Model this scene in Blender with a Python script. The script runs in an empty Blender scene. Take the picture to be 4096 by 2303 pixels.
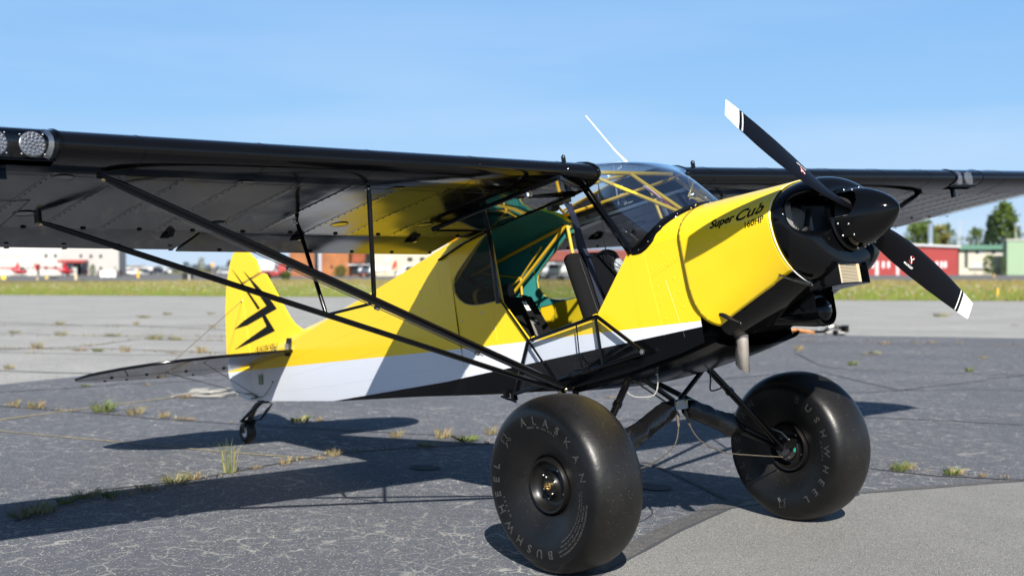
import bpy, bmesh, math, random
from math import sin, cos, pi, radians, sqrt, atan2
from mathutils import Vector, Matrix, noise
from mathutils.geometry import tessellate_polygon
S = bpy.context.scene
COL = S.collection
random.seed(7)
# ------------------------------------------------------------------ camera
CAM = Vector((5.1830, -5.4162, 1.5475)); YAW = radians(139.78); PIT = -0.0163; ROL = -0.0022; FPX = 5058.1
fw = Vector((cos(YAW) * cos(PIT), sin(YAW) * cos(PIT), sin(PIT)))
rt = Vector((sin(YAW), -cos(YAW), 0)); up = rt.cross(fw)
rt, up = rt * cos(ROL) + up * sin(ROL), None
up = rt.cross(fw)
cd = bpy.data.cameras.new('camera'); cam = bpy.data.objects.new('camera', cd); COL.objects.link(cam)
M = Matrix((rt, up, -fw)).transposed().to_4x4(); M.translation = CAM; cam.matrix_world = M
cd.sensor_width = 36; cd.lens = FPX / 4096 * 36; cd.clip_end = 6000; cd.clip_start = 0.05
cd.dof.use_dof = True; cd.dof.focus_distance = 6.6; cd.dof.aperture_fstop = 2.2
S.camera = cam
# ------------------------------------------------------------------ light
SAZ, SEL = radians(-36.0), radians(36.8)
w = bpy.data.worlds.new('World'); S.world = w; w.use_nodes = True
nt = w.node_tree; nt.nodes.clear()
sky = nt.nodes.new('ShaderNodeTexSky'); sky.sky_type = 'NISHITA'; sky.sun_disc = False
sky.sun_elevation = SEL; sky.sun_rotation = pi / 2 - SAZ
sky.altitude = 20; sky.air_density = 1.0; sky.dust_density = 0.1; sky.ozone_density = 4.0
bg = nt.nodes.new('ShaderNodeBackground'); bg.inputs[1].default_value = 0.050
wo = nt.nodes.new('ShaderNodeOutputWorld')
# thin high cloud low over the horizon
tc = nt.nodes.new('ShaderNodeTexCoord'); mp = nt.nodes.new('ShaderNodeMapping'); mp.inputs['Scale'].default_value = (1.6, 1.6, 14)
nz = nt.nodes.new('ShaderNodeTexNoise'); nz.inputs['Scale'].default_value = 1.7; nz.inputs['Detail'].default_value = 6
cr = nt.nodes.new('ShaderNodeValToRGB'); cr.color_ramp.elements[0].position = 0.44; cr.color_ramp.elements[1].position = 0.74
sx = nt.nodes.new('ShaderNodeSeparateXYZ'); mr = nt.nodes.new('ShaderNodeMapRange')
mr.inputs[1].default_value = 0.30; mr.inputs[2].default_value = 0.02; mr.inputs[3].default_value = 0.0; mr.inputs[4].default_value = 0.30
mu = nt.nodes.new('ShaderNodeMath'); mu.operation = 'MULTIPLY'
mx = nt.nodes.new('ShaderNodeMix'); mx.data_type = 'RGBA'; mx.inputs[7].default_value = (8.4, 9.6, 11.4, 1)
L = nt.links.new
L(tc.outputs['Generated'], mp.inputs[0]); L(mp.outputs[0], nz.inputs['Vector']); L(nz.outputs[0], cr.inputs[0])
L(tc.outputs['Generated'], sx.inputs[0]); L(sx.outputs[2], mr.inputs[0]); L(cr.outputs[0], mu.inputs[0]); L(mr.outputs[0], mu.inputs[1])
# low air: paler blue towards the horizon, the same all the way round
hr = nt.nodes.new('ShaderNodeValToRGB'); he = hr.color_ramp.elements; he[0].position = 0.0; he[0].color = (.52, .68, .90, 1); he[1].position = 1.0; he[1].color = (.21, .45, .84, 1)
e_ = he.new(.22); e_.color = (.45, .65, .90, 1); e_ = he.new(.5); e_.color = (.30, .55, .88, 1)
hm = nt.nodes.new('ShaderNodeMapRange'); hm.inputs[1].default_value = 0.0; hm.inputs[2].default_value = 0.24
hf = nt.nodes.new('ShaderNodeMapRange'); hf.inputs[1].default_value = 0.20; hf.inputs[2].default_value = 0.50; hf.inputs[3].default_value = .88; hf.inputs[4].default_value = 0.0; hf.interpolation_type = 'SMOOTHSTEP'
hk = nt.nodes.new('ShaderNodeVectorMath'); hk.operation = 'SCALE'; hk.inputs['Scale'].default_value = 11.9
hx = nt.nodes.new('ShaderNodeMix'); hx.data_type = 'RGBA'
L(sx.outputs[2], hm.inputs[0]); L(hm.outputs[0], hr.inputs[0]); L(hr.outputs[0], hk.inputs[0]); L(sx.outputs[2], hf.inputs[0]); L(hf.outputs[0], hx.inputs[0]); L(sky.outputs[0], hx.inputs[6]); L(hk.outputs[0], hx.inputs[7])
L(mu.outputs[0], mx.inputs[0]); L(hx.outputs[2], mx.inputs[6]); L(mx.outputs[2], bg.inputs[0]); L(bg.outputs[0], wo.inputs[0])
sd = bpy.data.lights.new('sun', 'SUN'); sun = bpy.data.objects.new('sun', sd); COL.objects.link(sun)
sd.energy = 5.0; sd.angle = radians(0.53); sd.color = (1.0, 0.95, 0.87)
sun.rotation_euler = Vector((cos(SAZ) * cos(SEL), sin(SAZ) * cos(SEL), sin(SEL))).to_track_quat('Z', 'Y').to_euler()
sun.location = (0, 0, 30)
S.view_settings.view_transform = 'Standard'; S.view_settings.look = 'None'; S.view_settings.gamma = 1
S.view_settings.exposure = 0.92; S.view_settings.use_curve_mapping = False
S.render.engine = 'CYCLES'; S.render.resolution_x = 1024; S.render.resolution_y = 575
S.cycles.max_bounces = 8; S.cycles.transparent_max_bounces = 16
# ------------------------------------------------------------------ frames
TH, RB, HB = 0.1951, 0.0248, 2.0988
MB_ = Matrix.Translation((0, 0, HB)) @ Matrix(((cos(TH), 0, -sin(TH)), (0, 1, 0), (sin(TH), 0, cos(TH)))).to_4x4() @ Matrix.Rotation(RB, 4, 'X')
MBI = MB_.inverted()
def ray(px, py):
    return (fw + rt * ((px - 2048) / FPX) - up * ((py - 1151.5) / FPX))
def gp(px, py, z=0.0):                       # photo direction -> point on the ground (measuring)
    d = ray(px, py); k = (z - CAM.z) / d.z; return CAM + d * k
FH = Vector((fw.x, fw.y, 0)).normalized(); RH = Vector((rt.x, rt.y, 0)).normalized()
def far(px, d, h=0.0):                       # a spot d metres away
    p = CAM + FH * d + RH * ((px - 2048) / FPX * d); return Vector((p.x, p.y, h))
def hz(py, d): return CAM.z - (py - 1069) / FPX * d      # height of a level at distance d
# ------------------------------------------------------------------ materials
MATS = {}
def mat(name, col, rough=0.5, metal=0.0, coat=0.0, bump=0.0, bscale=40, var=0.0, vscale=6, spec=0.5, trans=0, sheen=0):
    if name in MATS: return MATS[name]
    m = bpy.data.materials.new(name); m.use_nodes = True; n = m.node_tree; b = n.nodes['Principled BSDF']
    b.inputs['Base Color'].default_value = (*col, 1); b.inputs['Roughness'].default_value = rough
    b.inputs['Metallic'].default_value = metal; b.inputs['Coat Weight'].default_value = coat; b.inputs['Coat Roughness'].default_value = 0.04
    b.inputs['Specular IOR Level'].default_value = spec
    b.inputs['Transmission Weight'].default_value = trans
    t = n.nodes.new('ShaderNodeTexCoord')
    if var > 0:
        z = n.nodes.new('ShaderNodeTexNoise'); z.inputs['Scale'].default_value = vscale; z.inputs['Detail'].default_value = 6
        n.links.new(t.outputs['Object'], z.inputs['Vector'])
        r = n.nodes.new('ShaderNodeMapRange'); r.inputs[1].default_value = .3; r.inputs[2].default_value = .7
        r.inputs[3].default_value = 1 - var; r.inputs[4].default_value = 1 + var
        n.links.new(z.outputs[0], r.inputs[0])
        v = n.nodes.new('ShaderNodeVectorMath'); v.operation = 'SCALE'; v.inputs[0].default_value = col
        n.links.new(r.outputs[0], v.inputs['Scale']); n.links.new(v.outputs[0], b.inputs['Base Color'])
        r2 = n.nodes.new('ShaderNodeMapRange'); r2.inputs[1].default_value = .3; r2.inputs[2].default_value = .7
        r2.inputs[3].default_value = max(0, rough - .06); r2.inputs[4].default_value = min(1, rough + .08)
        n.links.new(z.outputs[0], r2.inputs[0]); n.links.new(r2.outputs[0], b.inputs['Roughness'])
    if bump > 0:
        z = n.nodes.new('ShaderNodeTexNoise'); z.inputs['Scale'].default_value = bscale; z.inputs['Detail'].default_value = 4
        n.links.new(t.outputs['Object'], z.inputs['Vector'])
        u = n.nodes.new('ShaderNodeBump'); u.inputs['Strength'].default_value = bump; u.inputs['Distance'].default_value = 0.01
        n.links.new(z.outputs[0], u.inputs['Height']); n.links.new(u.outputs[0], b.inputs['Normal'])
    MATS[name] = m; return m
def nodes(m): return m.node_tree, m.node_tree.nodes['Principled BSDF']
def math_(n, op, a, b=None, clamp=False):
    x = n.nodes.new('ShaderNodeMath'); x.operation = op; x.use_clamp = clamp
    for i, v in enumerate((a, b)):
        if v is None: continue
        if isinstance(v, (int, float)): x.inputs[i].default_value = v
        else: n.links.new(v, x.inputs[i])
    return x.outputs[0]
def mixc(n, f, a, b):
    x = n.nodes.new('ShaderNodeMix'); x.data_type = 'RGBA'
    for s, v in ((0, f), (6, a), (7, b)):
        if isinstance(v, (int, float)): x.inputs[s].default_value = v
        elif isinstance(v, tuple): x.inputs[s].default_value = (*v, 1) if len(v) == 3 else v
        else: n.links.new(v, x.inputs[s])
    return x.outputs[2]
YEL = (0.86, 0.59, 0.018); BLK = (0.0022, 0.0024, 0.003); WHT = (0.66, 0.69, 0.76)
m_yel = mat('yellow_paint', YEL, .22, coat=.08, spec=.4, bump=.008, bscale=7, var=.03)
m_blk = mat('black_paint', BLK, .07, coat=.0, bump=.012, bscale=6, spec=.27)
m_wing = mat('black_fabric_wing', (.003, .003, .0034), .10, coat=.0, bump=.06, bscale=5, var=.1, vscale=3, spec=.34)
m_tube = mat('black_tube', (.0025, .0025, .003), .14, coat=.0, spec=.3)
m_white = mat('white_paint', WHT, .25, coat=.4, bump=.03, bscale=9)
m_teal = mat('teal_fabric', (.02, .215, .20), .75, var=.12, vscale=5)
m_ytube = mat('yellow_tube', (.72, .45, .03), .3, coat=.3)
m_seat = mat('black_cloth', (.006, .006, .0065), .93, bump=.5, bscale=900, var=.15, vscale=30, spec=.2)
m_belt = mat('navy_webbing', (.018, .022, .038), .45, bump=.3, bscale=600)
m_grey = mat('grey_webbing', (.16, .15, .14), .7)
m_steel = mat('steel', (.62, .60, .57), .28, metal=1)
m_cable = mat('steel_cable', (.15, .13, .10), .5, metal=.8, bump=.6, bscale=500)
m_brass = mat('brass_bolt', (.62, .48, .25), .3, metal=1)
m_exh = mat('exhaust_steel', (.62, .56, .50), .38, metal=.65, bump=.1, bscale=60, var=.12, vscale=20)
m_alu = mat('aluminium', (.72, .75, .76), .3, metal=1)
m_dull = mat('dark_interior', (.006, .006, .006), .6)
m_ring = mat('white_ring', (.75, .74, .72), .4)
m_prop = mat('propeller_black', (.003, .003, .0045), .40, coat=.0, spec=.12, bump=.02, bscale=15)
m_pwhite = mat('propeller_white', (.82, .82, .80), .4)
m_red = mat('red_print', (.55, .01, .012), .4)
m_prt = mat('white_print', (.85, .85, .85), .5)
m_kprt = mat('black_print', (.003, .003, .003), .5, spec=.15)
m_rub = mat('tyre_rubber', (.0036, .0037, .0039), .36, bump=.10, bscale=35, var=.35, vscale=5, spec=.32)
def dusty(m):
    n, b = nodes(m); t = n.nodes.new('ShaderNodeTexCoord'); s = n.nodes.new('ShaderNodeSeparateXYZ'); n.links.new(t.outputs['Object'], s.inputs[0])
    ay = math_(n, 'ABSOLUTE', s.outputs[1]); k = n.nodes.new('ShaderNodeMapRange'); k.inputs[1].default_value = .165; k.inputs[2].default_value = .09; n.links.new(ay, k.inputs[0])
    z = n.nodes.new('ShaderNodeTexNoise'); z.inputs['Scale'].default_value = 7; z.inputs['Detail'].default_value = 8; z.inputs['Roughness'].default_value = .7; n.links.new(t.outputs['Object'], z.inputs['Vector'])
    z2 = n.nodes.new('ShaderNodeTexNoise'); z2.inputs['Scale'].default_value = 2.2; z2.inputs['Detail'].default_value = 5; n.links.new(t.outputs['Object'], z2.inputs['Vector'])
    v = n.nodes.new('ShaderNodeTexVoronoi'); v.inputs['Scale'].default_value = 130; n.links.new(t.outputs['Object'], v.inputs['Vector']); sc = n.nodes.new('ShaderNodeSeparateColor'); n.links.new(v.outputs['Color'], sc.inputs[0])
    spk = math_(n, 'MULTIPLY', math_(n, 'GREATER_THAN', sc.outputs[0], .93), math_(n, 'LESS_THAN', v.outputs['Distance'], .20))
    src = b.inputs['Base Color'].links[0].from_socket
    f = math_(n, 'MULTIPLY', math_(n, 'MULTIPLY', k.outputs[0], z.outputs[0]), .55)
    c = mixc(n, f, src, (.024, .021, .018)); sm_ = n.nodes.new('ShaderNodeMapRange'); sm_.inputs[1].default_value = .48; sm_.inputs[2].default_value = .72; n.links.new(z2.outputs[0], sm_.inputs[0])
    c = mixc(n, math_(n, 'MULTIPLY', sm_.outputs[0], .22), c, (.014, .015, .017)); c = mixc(n, math_(n, 'MULTIPLY', spk, math_(n, 'ADD', math_(n, 'MULTIPLY', k.outputs[0], .5), .12)), c, (.22, .20, .17))
    n.links.new(c, b.inputs['Base Color'])
    rr_ = n.nodes.new('ShaderNodeMapRange'); rr_.inputs[1].default_value = .3; rr_.inputs[2].default_value = .7; rr_.inputs[3].default_value = .29; rr_.inputs[4].default_value = .42; n.links.new(z.outputs[0], rr_.inputs[0])
    n.links.new(math_(n, 'ADD', rr_.outputs[0], math_(n, 'MULTIPLY', k.outputs[0], .10)), b.inputs['Roughness'])
dusty(m_rub)
m_rim = mat('black_rim', (.005, .0048, .0046), .34, spec=.35)
m_vinyl = mat('black_vinyl', (.005, .005, .0055), .24, bump=.9, bscale=14, spec=.4)
m_hose = mat('steel_hose', (.38, .37, .35), .4, metal=.7, bump=.5, bscale=700)
m_tan = mat('oil_cooler_tan', (.50, .40, .25), .5)
m_fin = mat('engine_fins', (.5, .5, .48), .45, metal=.6)
def livery():
    m = bpy.data.materials.new('fuselage_livery'); m.use_nodes = True; n, b = nodes(m)
    t = n.nodes.new('ShaderNodeTexCoord'); s = n.nodes.new('ShaderNodeSeparateXYZ'); n.links.new(t.outputs['Object'], s.inputs[0])
    x, z = s.outputs[0], s.outputs[2]
    l1 = math_(n, 'ADD', math_(n, 'MULTIPLY', x, -.0865), -.9262); l2 = math_(n, 'ADD', math_(n, 'MULTIPLY', x, -.075), -.911)
    zy = math_(n, 'MAXIMUM', l1, l2)
    zb = math_(n, 'MAXIMUM', math_(n, 'ADD', math_(n, 'MULTIPLY', x, -.031), -1.0373), -.984)
    fy = math_(n, 'GREATER_THAN', z, zy); fb = math_(n, 'LESS_THAN', z, zb)
    c = mixc(n, fy, WHT, YEL); c = mixc(n, fb, c, BLK)
    n.links.new(c, b.inputs['Base Color'])
    n.links.new(math_(n, 'SUBTRACT', .36, math_(n, 'MULTIPLY', fb, .22)), b.inputs['Specular IOR Level'])
    b.inputs['Roughness'].default_value = .2; b.inputs['Coat Weight'].default_value = .03; b.inputs['Specular IOR Level'].default_value = .36; b.inputs['Coat Roughness'].default_value = .04
    z_ = n.nodes.new('ShaderNodeTexNoise'); z_.inputs['Scale'].default_value = 4; n.links.new(t.outputs['Object'], z_.inputs['Vector'])
    u = n.nodes.new('ShaderNodeBump'); u.inputs['Strength'].default_value = .05; u.inputs['Distance'].default_value = .02
    n.links.new(z_.outputs[0], u.inputs['Height']); n.links.new(u.outputs[0], b.inputs['Normal'])
    return m
m_liv = livery()
def glass(name, tint=(.93, .95, .97), rough=0.0, refl=1.0, base=.05, ex=4.5):
    m = bpy.data.materials.new(name); m.use_nodes = True; n = m.node_tree; n.nodes.clear()
    o = n.nodes.new('ShaderNodeOutputMaterial'); a = n.nodes.new('ShaderNodeBsdfTransparent'); g = n.nodes.new('ShaderNodeBsdfGlossy')
    a.inputs[0].default_value = (*tint, 1); g.inputs['Roughness'].default_value = rough; g.inputs[0].default_value = (refl, refl, refl, 1)
    f = n.nodes.new('ShaderNodeLayerWeight'); f.inputs[0].default_value = .5
    k = math_(n, 'ADD', math_(n, 'MULTIPLY', math_(n, 'POWER', f.outputs['Facing'], ex), .9), base, True)
    x = n.nodes.new('ShaderNodeMixShader'); n.links.new(k, x.inputs[0]); n.links.new(a.outputs[0], x.inputs[1]); n.links.new(g.outputs[0], x.inputs[2])
    n.links.new(x.outputs[0], o.inputs[0]); return m
m_glass = glass('plexiglass')
m_sdg = glass('side_plexiglass', (.78, .79, .80), base=.008, ex=6.5)
m_wsg = glass('windshield_plexiglass', (.72, .80, .92), base=.20, ex=1.6)
# ------------------------------------------------------------------ mesh helpers
class MB:
    def __init__(s): s.v = []; s.f = []; s.m = []
    def add(s, v, f, mi=0):
        o = len(s.v); s.v += [tuple(a) for a in v]; s.f += [tuple(i + o for i in q) for q in f]; s.m += [mi] * len(f); return s
    def grid(s, rows, closeu=False, closev=False, mi=0, flip=False):
        o = len(s.v); nu = len(rows); nv = len(rows[0])
        for r in rows: s.v += [tuple(a) for a in r]
        for i in range(nu if closeu else nu - 1):
            for j in range(nv if closev else nv - 1):
                a, b, c, d = (i * nv + j, i * nv + (j + 1) % nv, ((i + 1) % nu) * nv + (j + 1) % nv, ((i + 1) % nu) * nv + j)
                q = (a, b, c, d) if not flip else (d, c, b, a)
                s.f.append(tuple(k + o for k in q)); s.m.append(mi)
        return s
    def box(s, c, d, rot=None, mi=0, taper=1.0):
        x, y, z = [k / 2 for k in d]; P = []
        for sz in (-1, 1):
            t = 1 if sz < 0 else taper
            for sx_, sy in ((-1, -1), (1, -1), (1, 1), (-1, 1)): P.append(Vector((sx_ * x * t, sy * y * t, sz * z)))
        if rot: P = [rot @ p for p in P]
        P = [p + Vector(c) for p in P]
        return s.add(P, [(0, 3, 2, 1), (4, 5, 6, 7), (0, 1, 5, 4), (1, 2, 6, 5), (2, 3, 7, 6), (3, 0, 4, 7)], mi)
    def tube(s, pts, r, n=10, mi=0, cap=True, sx=1.0, sy=1.0, upv=None):
        pts = [Vector(p) for p in pts]; rows = []; N = len(pts)
        rr = r if isinstance(r, (list, tuple)) else [r] * N
        prev = None
        for i, p in enumerate(pts):
            d = (pts[min(i + 1, N - 1)] - pts[max(i - 1, 0)]).normalized()
            ref = Vector(upv) if upv else (prev if prev else (Vector((0, 0, 1)) if abs(d.z) < .9 else Vector((1, 0, 0))))
            u = (ref - d * ref.dot(d)).normalized(); v = d.cross(u); prev = u
            rows.append([p + u * (rr[i] * sx * cos(a)) + v * (rr[i] * sy * sin(a)) for a in (2 * pi * k / n for k in range(n))])
        o = len(s.v); s.grid(rows, closev=True, mi=mi, flip=True)
        if cap:
            s.f.append(tuple(o + k for k in range(n))); s.m.append(mi)
            s.f.append(tuple(o + (N - 1) * n + k for k in reversed(range(n)))); s.m.append(mi)
        return s
    def ball(s, c, r, nu=8, nv=12, mi=0):
        if not isinstance(r, (tuple, list)): r = (r, r, r)
        rows = [[(c[0] + r[0] * sin(a) * cos(b), c[1] + r[1] * sin(a) * sin(b), c[2] + r[2] * cos(a)) for b in (2 * pi * k / nv for k in range(nv))] for a in (pi * i / nu for i in range(nu + 1))]
        return s.grid(rows, closev=True, mi=mi)
    def rev(s, prof, c=(0, 0, 0), ax='Y', n=32, mi=0):    # prof: (axial, radius)
        rows = []
        for k in range(n):
            a = 2 * pi * k / n; row = []
            for h, r in prof:
                p = {'Y': (r * cos(a), h, r * sin(a)), 'X': (h, r * cos(a), r * sin(a)), 'Z': (r * cos(a), r * sin(a), h)}[ax]
                row.append((c[0] + p[0], c[1] + p[1], c[2] + p[2]))
            rows.append(row)
        return s.grid(rows, closeu=True, mi=mi)
    def prism(s, poly, y0, y1, ax='Y', mi=0):            # poly of (a,b); extruded along ax
        def P(a, b, h): return {'Y': (a, h, b), 'X': (h, a, b), 'Z': (a, b, h)}[ax]
        n = len(poly); v = [P(a, b, y0) for a, b in poly] + [P(a, b, y1) for a, b in poly]
        if n > 4:
            tr_ = tessellate_polygon([[Vector((a, b, 0)) for a, b in poly]]); caps = [tuple(t) for t in tr_] + [tuple(i + n for i in reversed(t)) for t in tr_]
        else: caps = [tuple(range(n)), tuple(reversed(range(n, 2 * n)))]
        f = caps + [(i, (i + 1) % n, n + (i + 1) % n, n + i) for i in range(n)]
        return s.add(v, f, mi)
    def mesh(s, name, mats, smooth=True, ang=40, weld=True, tri=False, recalc=True):
        me = bpy.data.meshes.new(name); me.from_pydata(s.v, [], s.f)
        for m in (mats if isinstance(mats, (list, tuple)) else [mats]): me.materials.append(m)
        for p, i in zip(me.polygons, s.m): p.material_index = i
        b = bmesh.new(); b.from_mesh(me)
        if weld: bmesh.ops.remove_doubles(b, verts=b.verts, dist=1e-5)
        if tri: bmesh.ops.triangulate(b, faces=[f for f in b.faces if len(f.verts) > 4], ngon_method='EAR_CLIP')
        if recalc: bmesh.ops.recalc_face_normals(b, faces=b.faces)
        b.to_mesh(me); b.free()
        if smooth:
            me.polygons.foreach_set('use_smooth', [True] * len(me.polygons)); me.set_sharp_from_angle(angle=radians(ang))
        me.update(); return me
    def obj(s, name, mats, parent=None, **k):
        return link(name, s.mesh(name, mats, **k), parent)
def link(name, me, parent=None):
    o = bpy.data.objects.new(name, me); COL.objects.link(o)
    if parent is not None: o.parent = parent
    return o
def tag(o, label=None, cat=None, group=None, kind=None):
    if label: o['label'] = label
    if cat: o['category'] = cat
    if group: o['group'] = group
    if kind: o['kind'] = kind
    return o
def empty(name, loc=(0, 0, 0), rz=0):
    o = bpy.data.objects.new(name, None); COL.objects.link(o); o.location = loc; o.rotation_euler = (0, 0, rz); o.empty_display_size = .2; return o
def copy_tree(o, parent=None):
    c = o.copy(); COL.objects.link(c); c.parent = parent
    for ch in list(KIDS.get(o.name, [])):
        copy_tree(ch, c)
    return c
KIDS = {}
def interp(tab, x):
    t = sorted(tab)
    if x <= t[0][0]: return t[0][1]
    for (a, p), (b, q) in zip(t, t[1:]):
        if x <= b: return p + (q - p) * (x - a) / (b - a)
    return t[-1][1]
def catm(pts, n=8):
    P = [Vector(p) for p in pts]; out = []
    for i in range(len(P) - 1):
        a, b, c, d = P[max(i - 1, 0)], P[i], P[i + 1], P[min(i + 2, len(P) - 1)]
        for k in range(n):
            t = k / n
            out.append(.5 * ((2 * b) + (c - a) * t + (2 * a - 5 * b + 4 * c - d) * t * t + (3 * b - a - 3 * c + d) * t ** 3))
    out.append(P[-1]); return out
def text_mesh(body, size, shear=0.0, offset=0.0, spacing=1.0, depth=0.0):
    cu = bpy.data.curves.new('t', 'FONT'); cu.body = body; cu.size = size; cu.shear = shear; cu.offset = offset; cu.space_character = spacing
    cu.extrude = depth; cu.resolution_u = 3; cu.fill_mode = 'BOTH'
    o = bpy.data.objects.new('t', cu); COL.objects.link(o); bpy.context.view_layer.update()
    me = bpy.data.meshes.new_from_object(o.evaluated_get(bpy.context.evaluated_depsgraph_get()))
    bpy.data.objects.remove(o); v = [Vector(a.co) for a in me.vertices]; f = [tuple(p.vertices) for p in me.polygons]
    bpy.data.meshes.remove(me); return v, f
# ================================================================== THE AIRPLANE (all shapes in its own level frame)
PL = tag(empty('airplane'), 'yellow, white and black high wing bush plane on huge smooth tyres', 'airplane')
def bp(name, mb, mats, **k):                 # a part of the airplane, placed in the tilted airframe
    o = mb.obj(name, mats, PL, **k); o.matrix_local = MB_; return o
DI = .0175
TB = [(-4.93, -.772), (-3.305, -.945), (-2.114, -1.043), (-1.2, -1.13), (-.56, -1.184), (-.03, -1.151), (.393, -1.101), (.67, -1.047)]
def zbot(x): return interp(TB, x)
def hw(x): return .372 if x > -1.45 else .372 + (x + 1.45) * (.372 - .026) / 3.48
def zlon(x): return -.06 + .1057 * (x + 1.05)
TC = [(-4.93, -.40), (-4.09, -.285), (-3.43, -.247), (-2.39, -.153), (-2.065, -.095), (-1.5, -.005), (-1.05, .055)]
def zcr(x): return interp(TC, x)
# ---- rear fuselage covering
mb = MB(); xs = [-1.5 - 3.43 * i / 24 for i in range(25)]
for s in (-1, 1):
    rows = []
    for x in xs:
        h = hw(x); a, b_ = zlon(x), zbot(x); k = min(1, (x + 4.93) / .8); bu = .014 * k
        rows.append([(x, s * h, a), (x, s * (h + bu * .55), a * .72 + b_ * .28), (x, s * (h + bu), a * .45 + b_ * .55), (x, s * (h + bu * .5), a * .2 + b_ * .8), (x, s * (h - .004), b_)])
    mb.grid(rows, flip=(s > 0))
rows = [[(x, -hw(x) + .004, zbot(x)), (x, 0, zbot(x) - .004), (x, hw(x) - .004, zbot(x))] for x in xs]; mb.grid(rows)
# forward cabin sides (flat) with the big openings
WIN = [(-1.048, -.126), (-1.10, -.132), (-1.157, -.153), (-1.252, -.204), (-1.348, -.256), (-1.42, -.298), (-1.47, -.336), (-1.488, -.372), (-1.487, -.423), (-1.455, -.472), (-1.40, -.512), (-1.329, -.536), (-1.248, -.548), (-1.167, -.552), (-1.03, -.556)]
front = [(.118, -.485), (.49, -.485), (.49, zbot(.49)), (.2, zbot(.2)), (-.03, zbot(-.03)), (-.56, zbot(-.56)), (-1.2, zbot(-1.2)), (-1.5, zbot(-1.5)), (-1.5, zlon(-1.5)), (-1.048, zlon(-1.048))]
near = front + WIN + [(-.815, -.842), (-.215, -.800)]
farp = front + WIN + [(-.9, -.556), (-.05, -.556)]
for s, poly in ((-1, near), (1, farp)):
    y = .372
    mb.prism(poly, s * y, s * (y - .006))
# belly of the cabin, slightly rounded
rows = []
for i in range(17):
    x = .62 - (1.5 + .62) * i / 16; k = max(0, min(1, (x + .75) / .5)) * .06
    rows.append([(x, .368 * sin(a), zbot(x) - k * (cos(a)) ** .8) for a in (-pi / 2 + pi * j / 12 for j in range(13))])
mb.grid(rows)
# turtledeck
for s in (-1, 1):
    rows = []
    for x in [-1.05, -1.25] + xs:
        h = hw(x); c_, l_ = zcr(x), zlon(x)
        rows.append([(x, 0, c_), (x, s * h * .38, c_ - (c_ - l_) * .16), (x, s * h * .74, c_ - (c_ - l_) * .48), (x, s * h, l_)])
    mb.grid(rows, flip=(s < 0))
fus = bp('fuselage', mb, m_liv, ang=12, tri=True)
# stringer and panel lines standing just proud of the fabric
def side_pt(x, t, s=-1, off=.002):
    h = hw(x); a, b_ = zlon(x), zbot(x); k = min(1, (x + 4.93) / .8) if x < -1.5 else 0
    tab = [(0, 0), (.28, .55), (.55, 1), (.8, .5), (1, -.28)]
    return Vector((x, s * (h + .014 * k * interp(tab, t) + off), a + (b_ - a) * t))
def sp2(x, z, s=-1, off=.002):
    a, b_ = zlon(x), zbot(x); return side_pt(x, min(1, max(0, (a - z) / (a - b_))), s, off)
mb = MB()
for t0 in (.28, .55, .8): mb.tube([side_pt(x, t0, off=-.001) for x in xs[::3]], .0022, 6)
for pts in ([(-1.66, -.25), (-1.66, -.42)], [(-1.13, -.62), (-1.13, -.80)], [(-1.9, -.34), (-1.9, -.47), (-1.74, -.47)], [(-1.62, -.82), (-1.53, -.93), (-1.1, -.955)]):
    mb.tube([sp2(a, b_, off=-.001) for a, b_ in pts], .0025, 6)
o = mb.obj('seam_line', m_yel if False else m_liv, fus)
mb = MB()
for a, b_ in [(-1.45, -.62), (-1.25, -.60), (-1.62, -.66), (-1.14, -.72), (-1.92, -.34), (-1.92, -.47), (-1.58, -.83)]: mb.ball(sp2(a, b_, off=0), (.008, .004, .008), 4, 8)
mb.obj('snap_fastener', m_steel, fus)
# inner skins
mb = MB()
for s in (-1, 1):
    rows = []
    for x in xs[:14]:
        h = hw(x) - .012; rows.append([(x, 0, zcr(x) - .012), (x, s * h * .74, zcr(x) - (zcr(x) - zlon(x)) * .48 - .012), (x, s * h, zlon(x)), (x, s * h, zbot(x) + .012), (x, 0, zbot(x) + .012)])
    mb.grid(rows)
    mb.prism([(-1.5, zlon(-1.5)), (-1.06, zlon(-1.06))] + [(a + (-.003), b_) for a, b_ in WIN] + [(-1.5, -.556)], s * .363, s * .361)
rows = [[(x, y, zcr(x) - (zcr(x) - zlon(x)) * abs(y / .36) ** 1.6 - .012) for y in (-.36, -.2, 0, .2, .36)] for x in (-1.05, -1.25, -1.5)]; mb.grid(rows)
lin = bp('fabric_lining', mb, m_teal, tri=True)
mb = MB()
for s in (-1, 1):
    mb.prism([(-1.49, -1.08), (-1.2, -1.10), (-.5, -1.15), (.1, -1.12), (.1, -.56)] + ([(-.05, -.56), (-1.07, -.56)] if s > 0 else [(-.2, -.81), (-.82, -.85), (-1.04, -.60)]) + [(-1.2, -.56), (-1.33, -.555)], s * .357, s * .352)
mb.prism([(-.98, -.62), (-.98, -.86), (-.50, -.80), (-.50, -.60)], .352, .347)
bp('cabin_side_panel', mb, m_yel, tri=True)
mb = MB(); mb.box((-.6, 0, -1.09), (1.9, .70, .01)); mb.box((-1.5, 0, -.8), (.01, .66, .5)); bp('cabin_floor', mb, m_dull)
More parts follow.
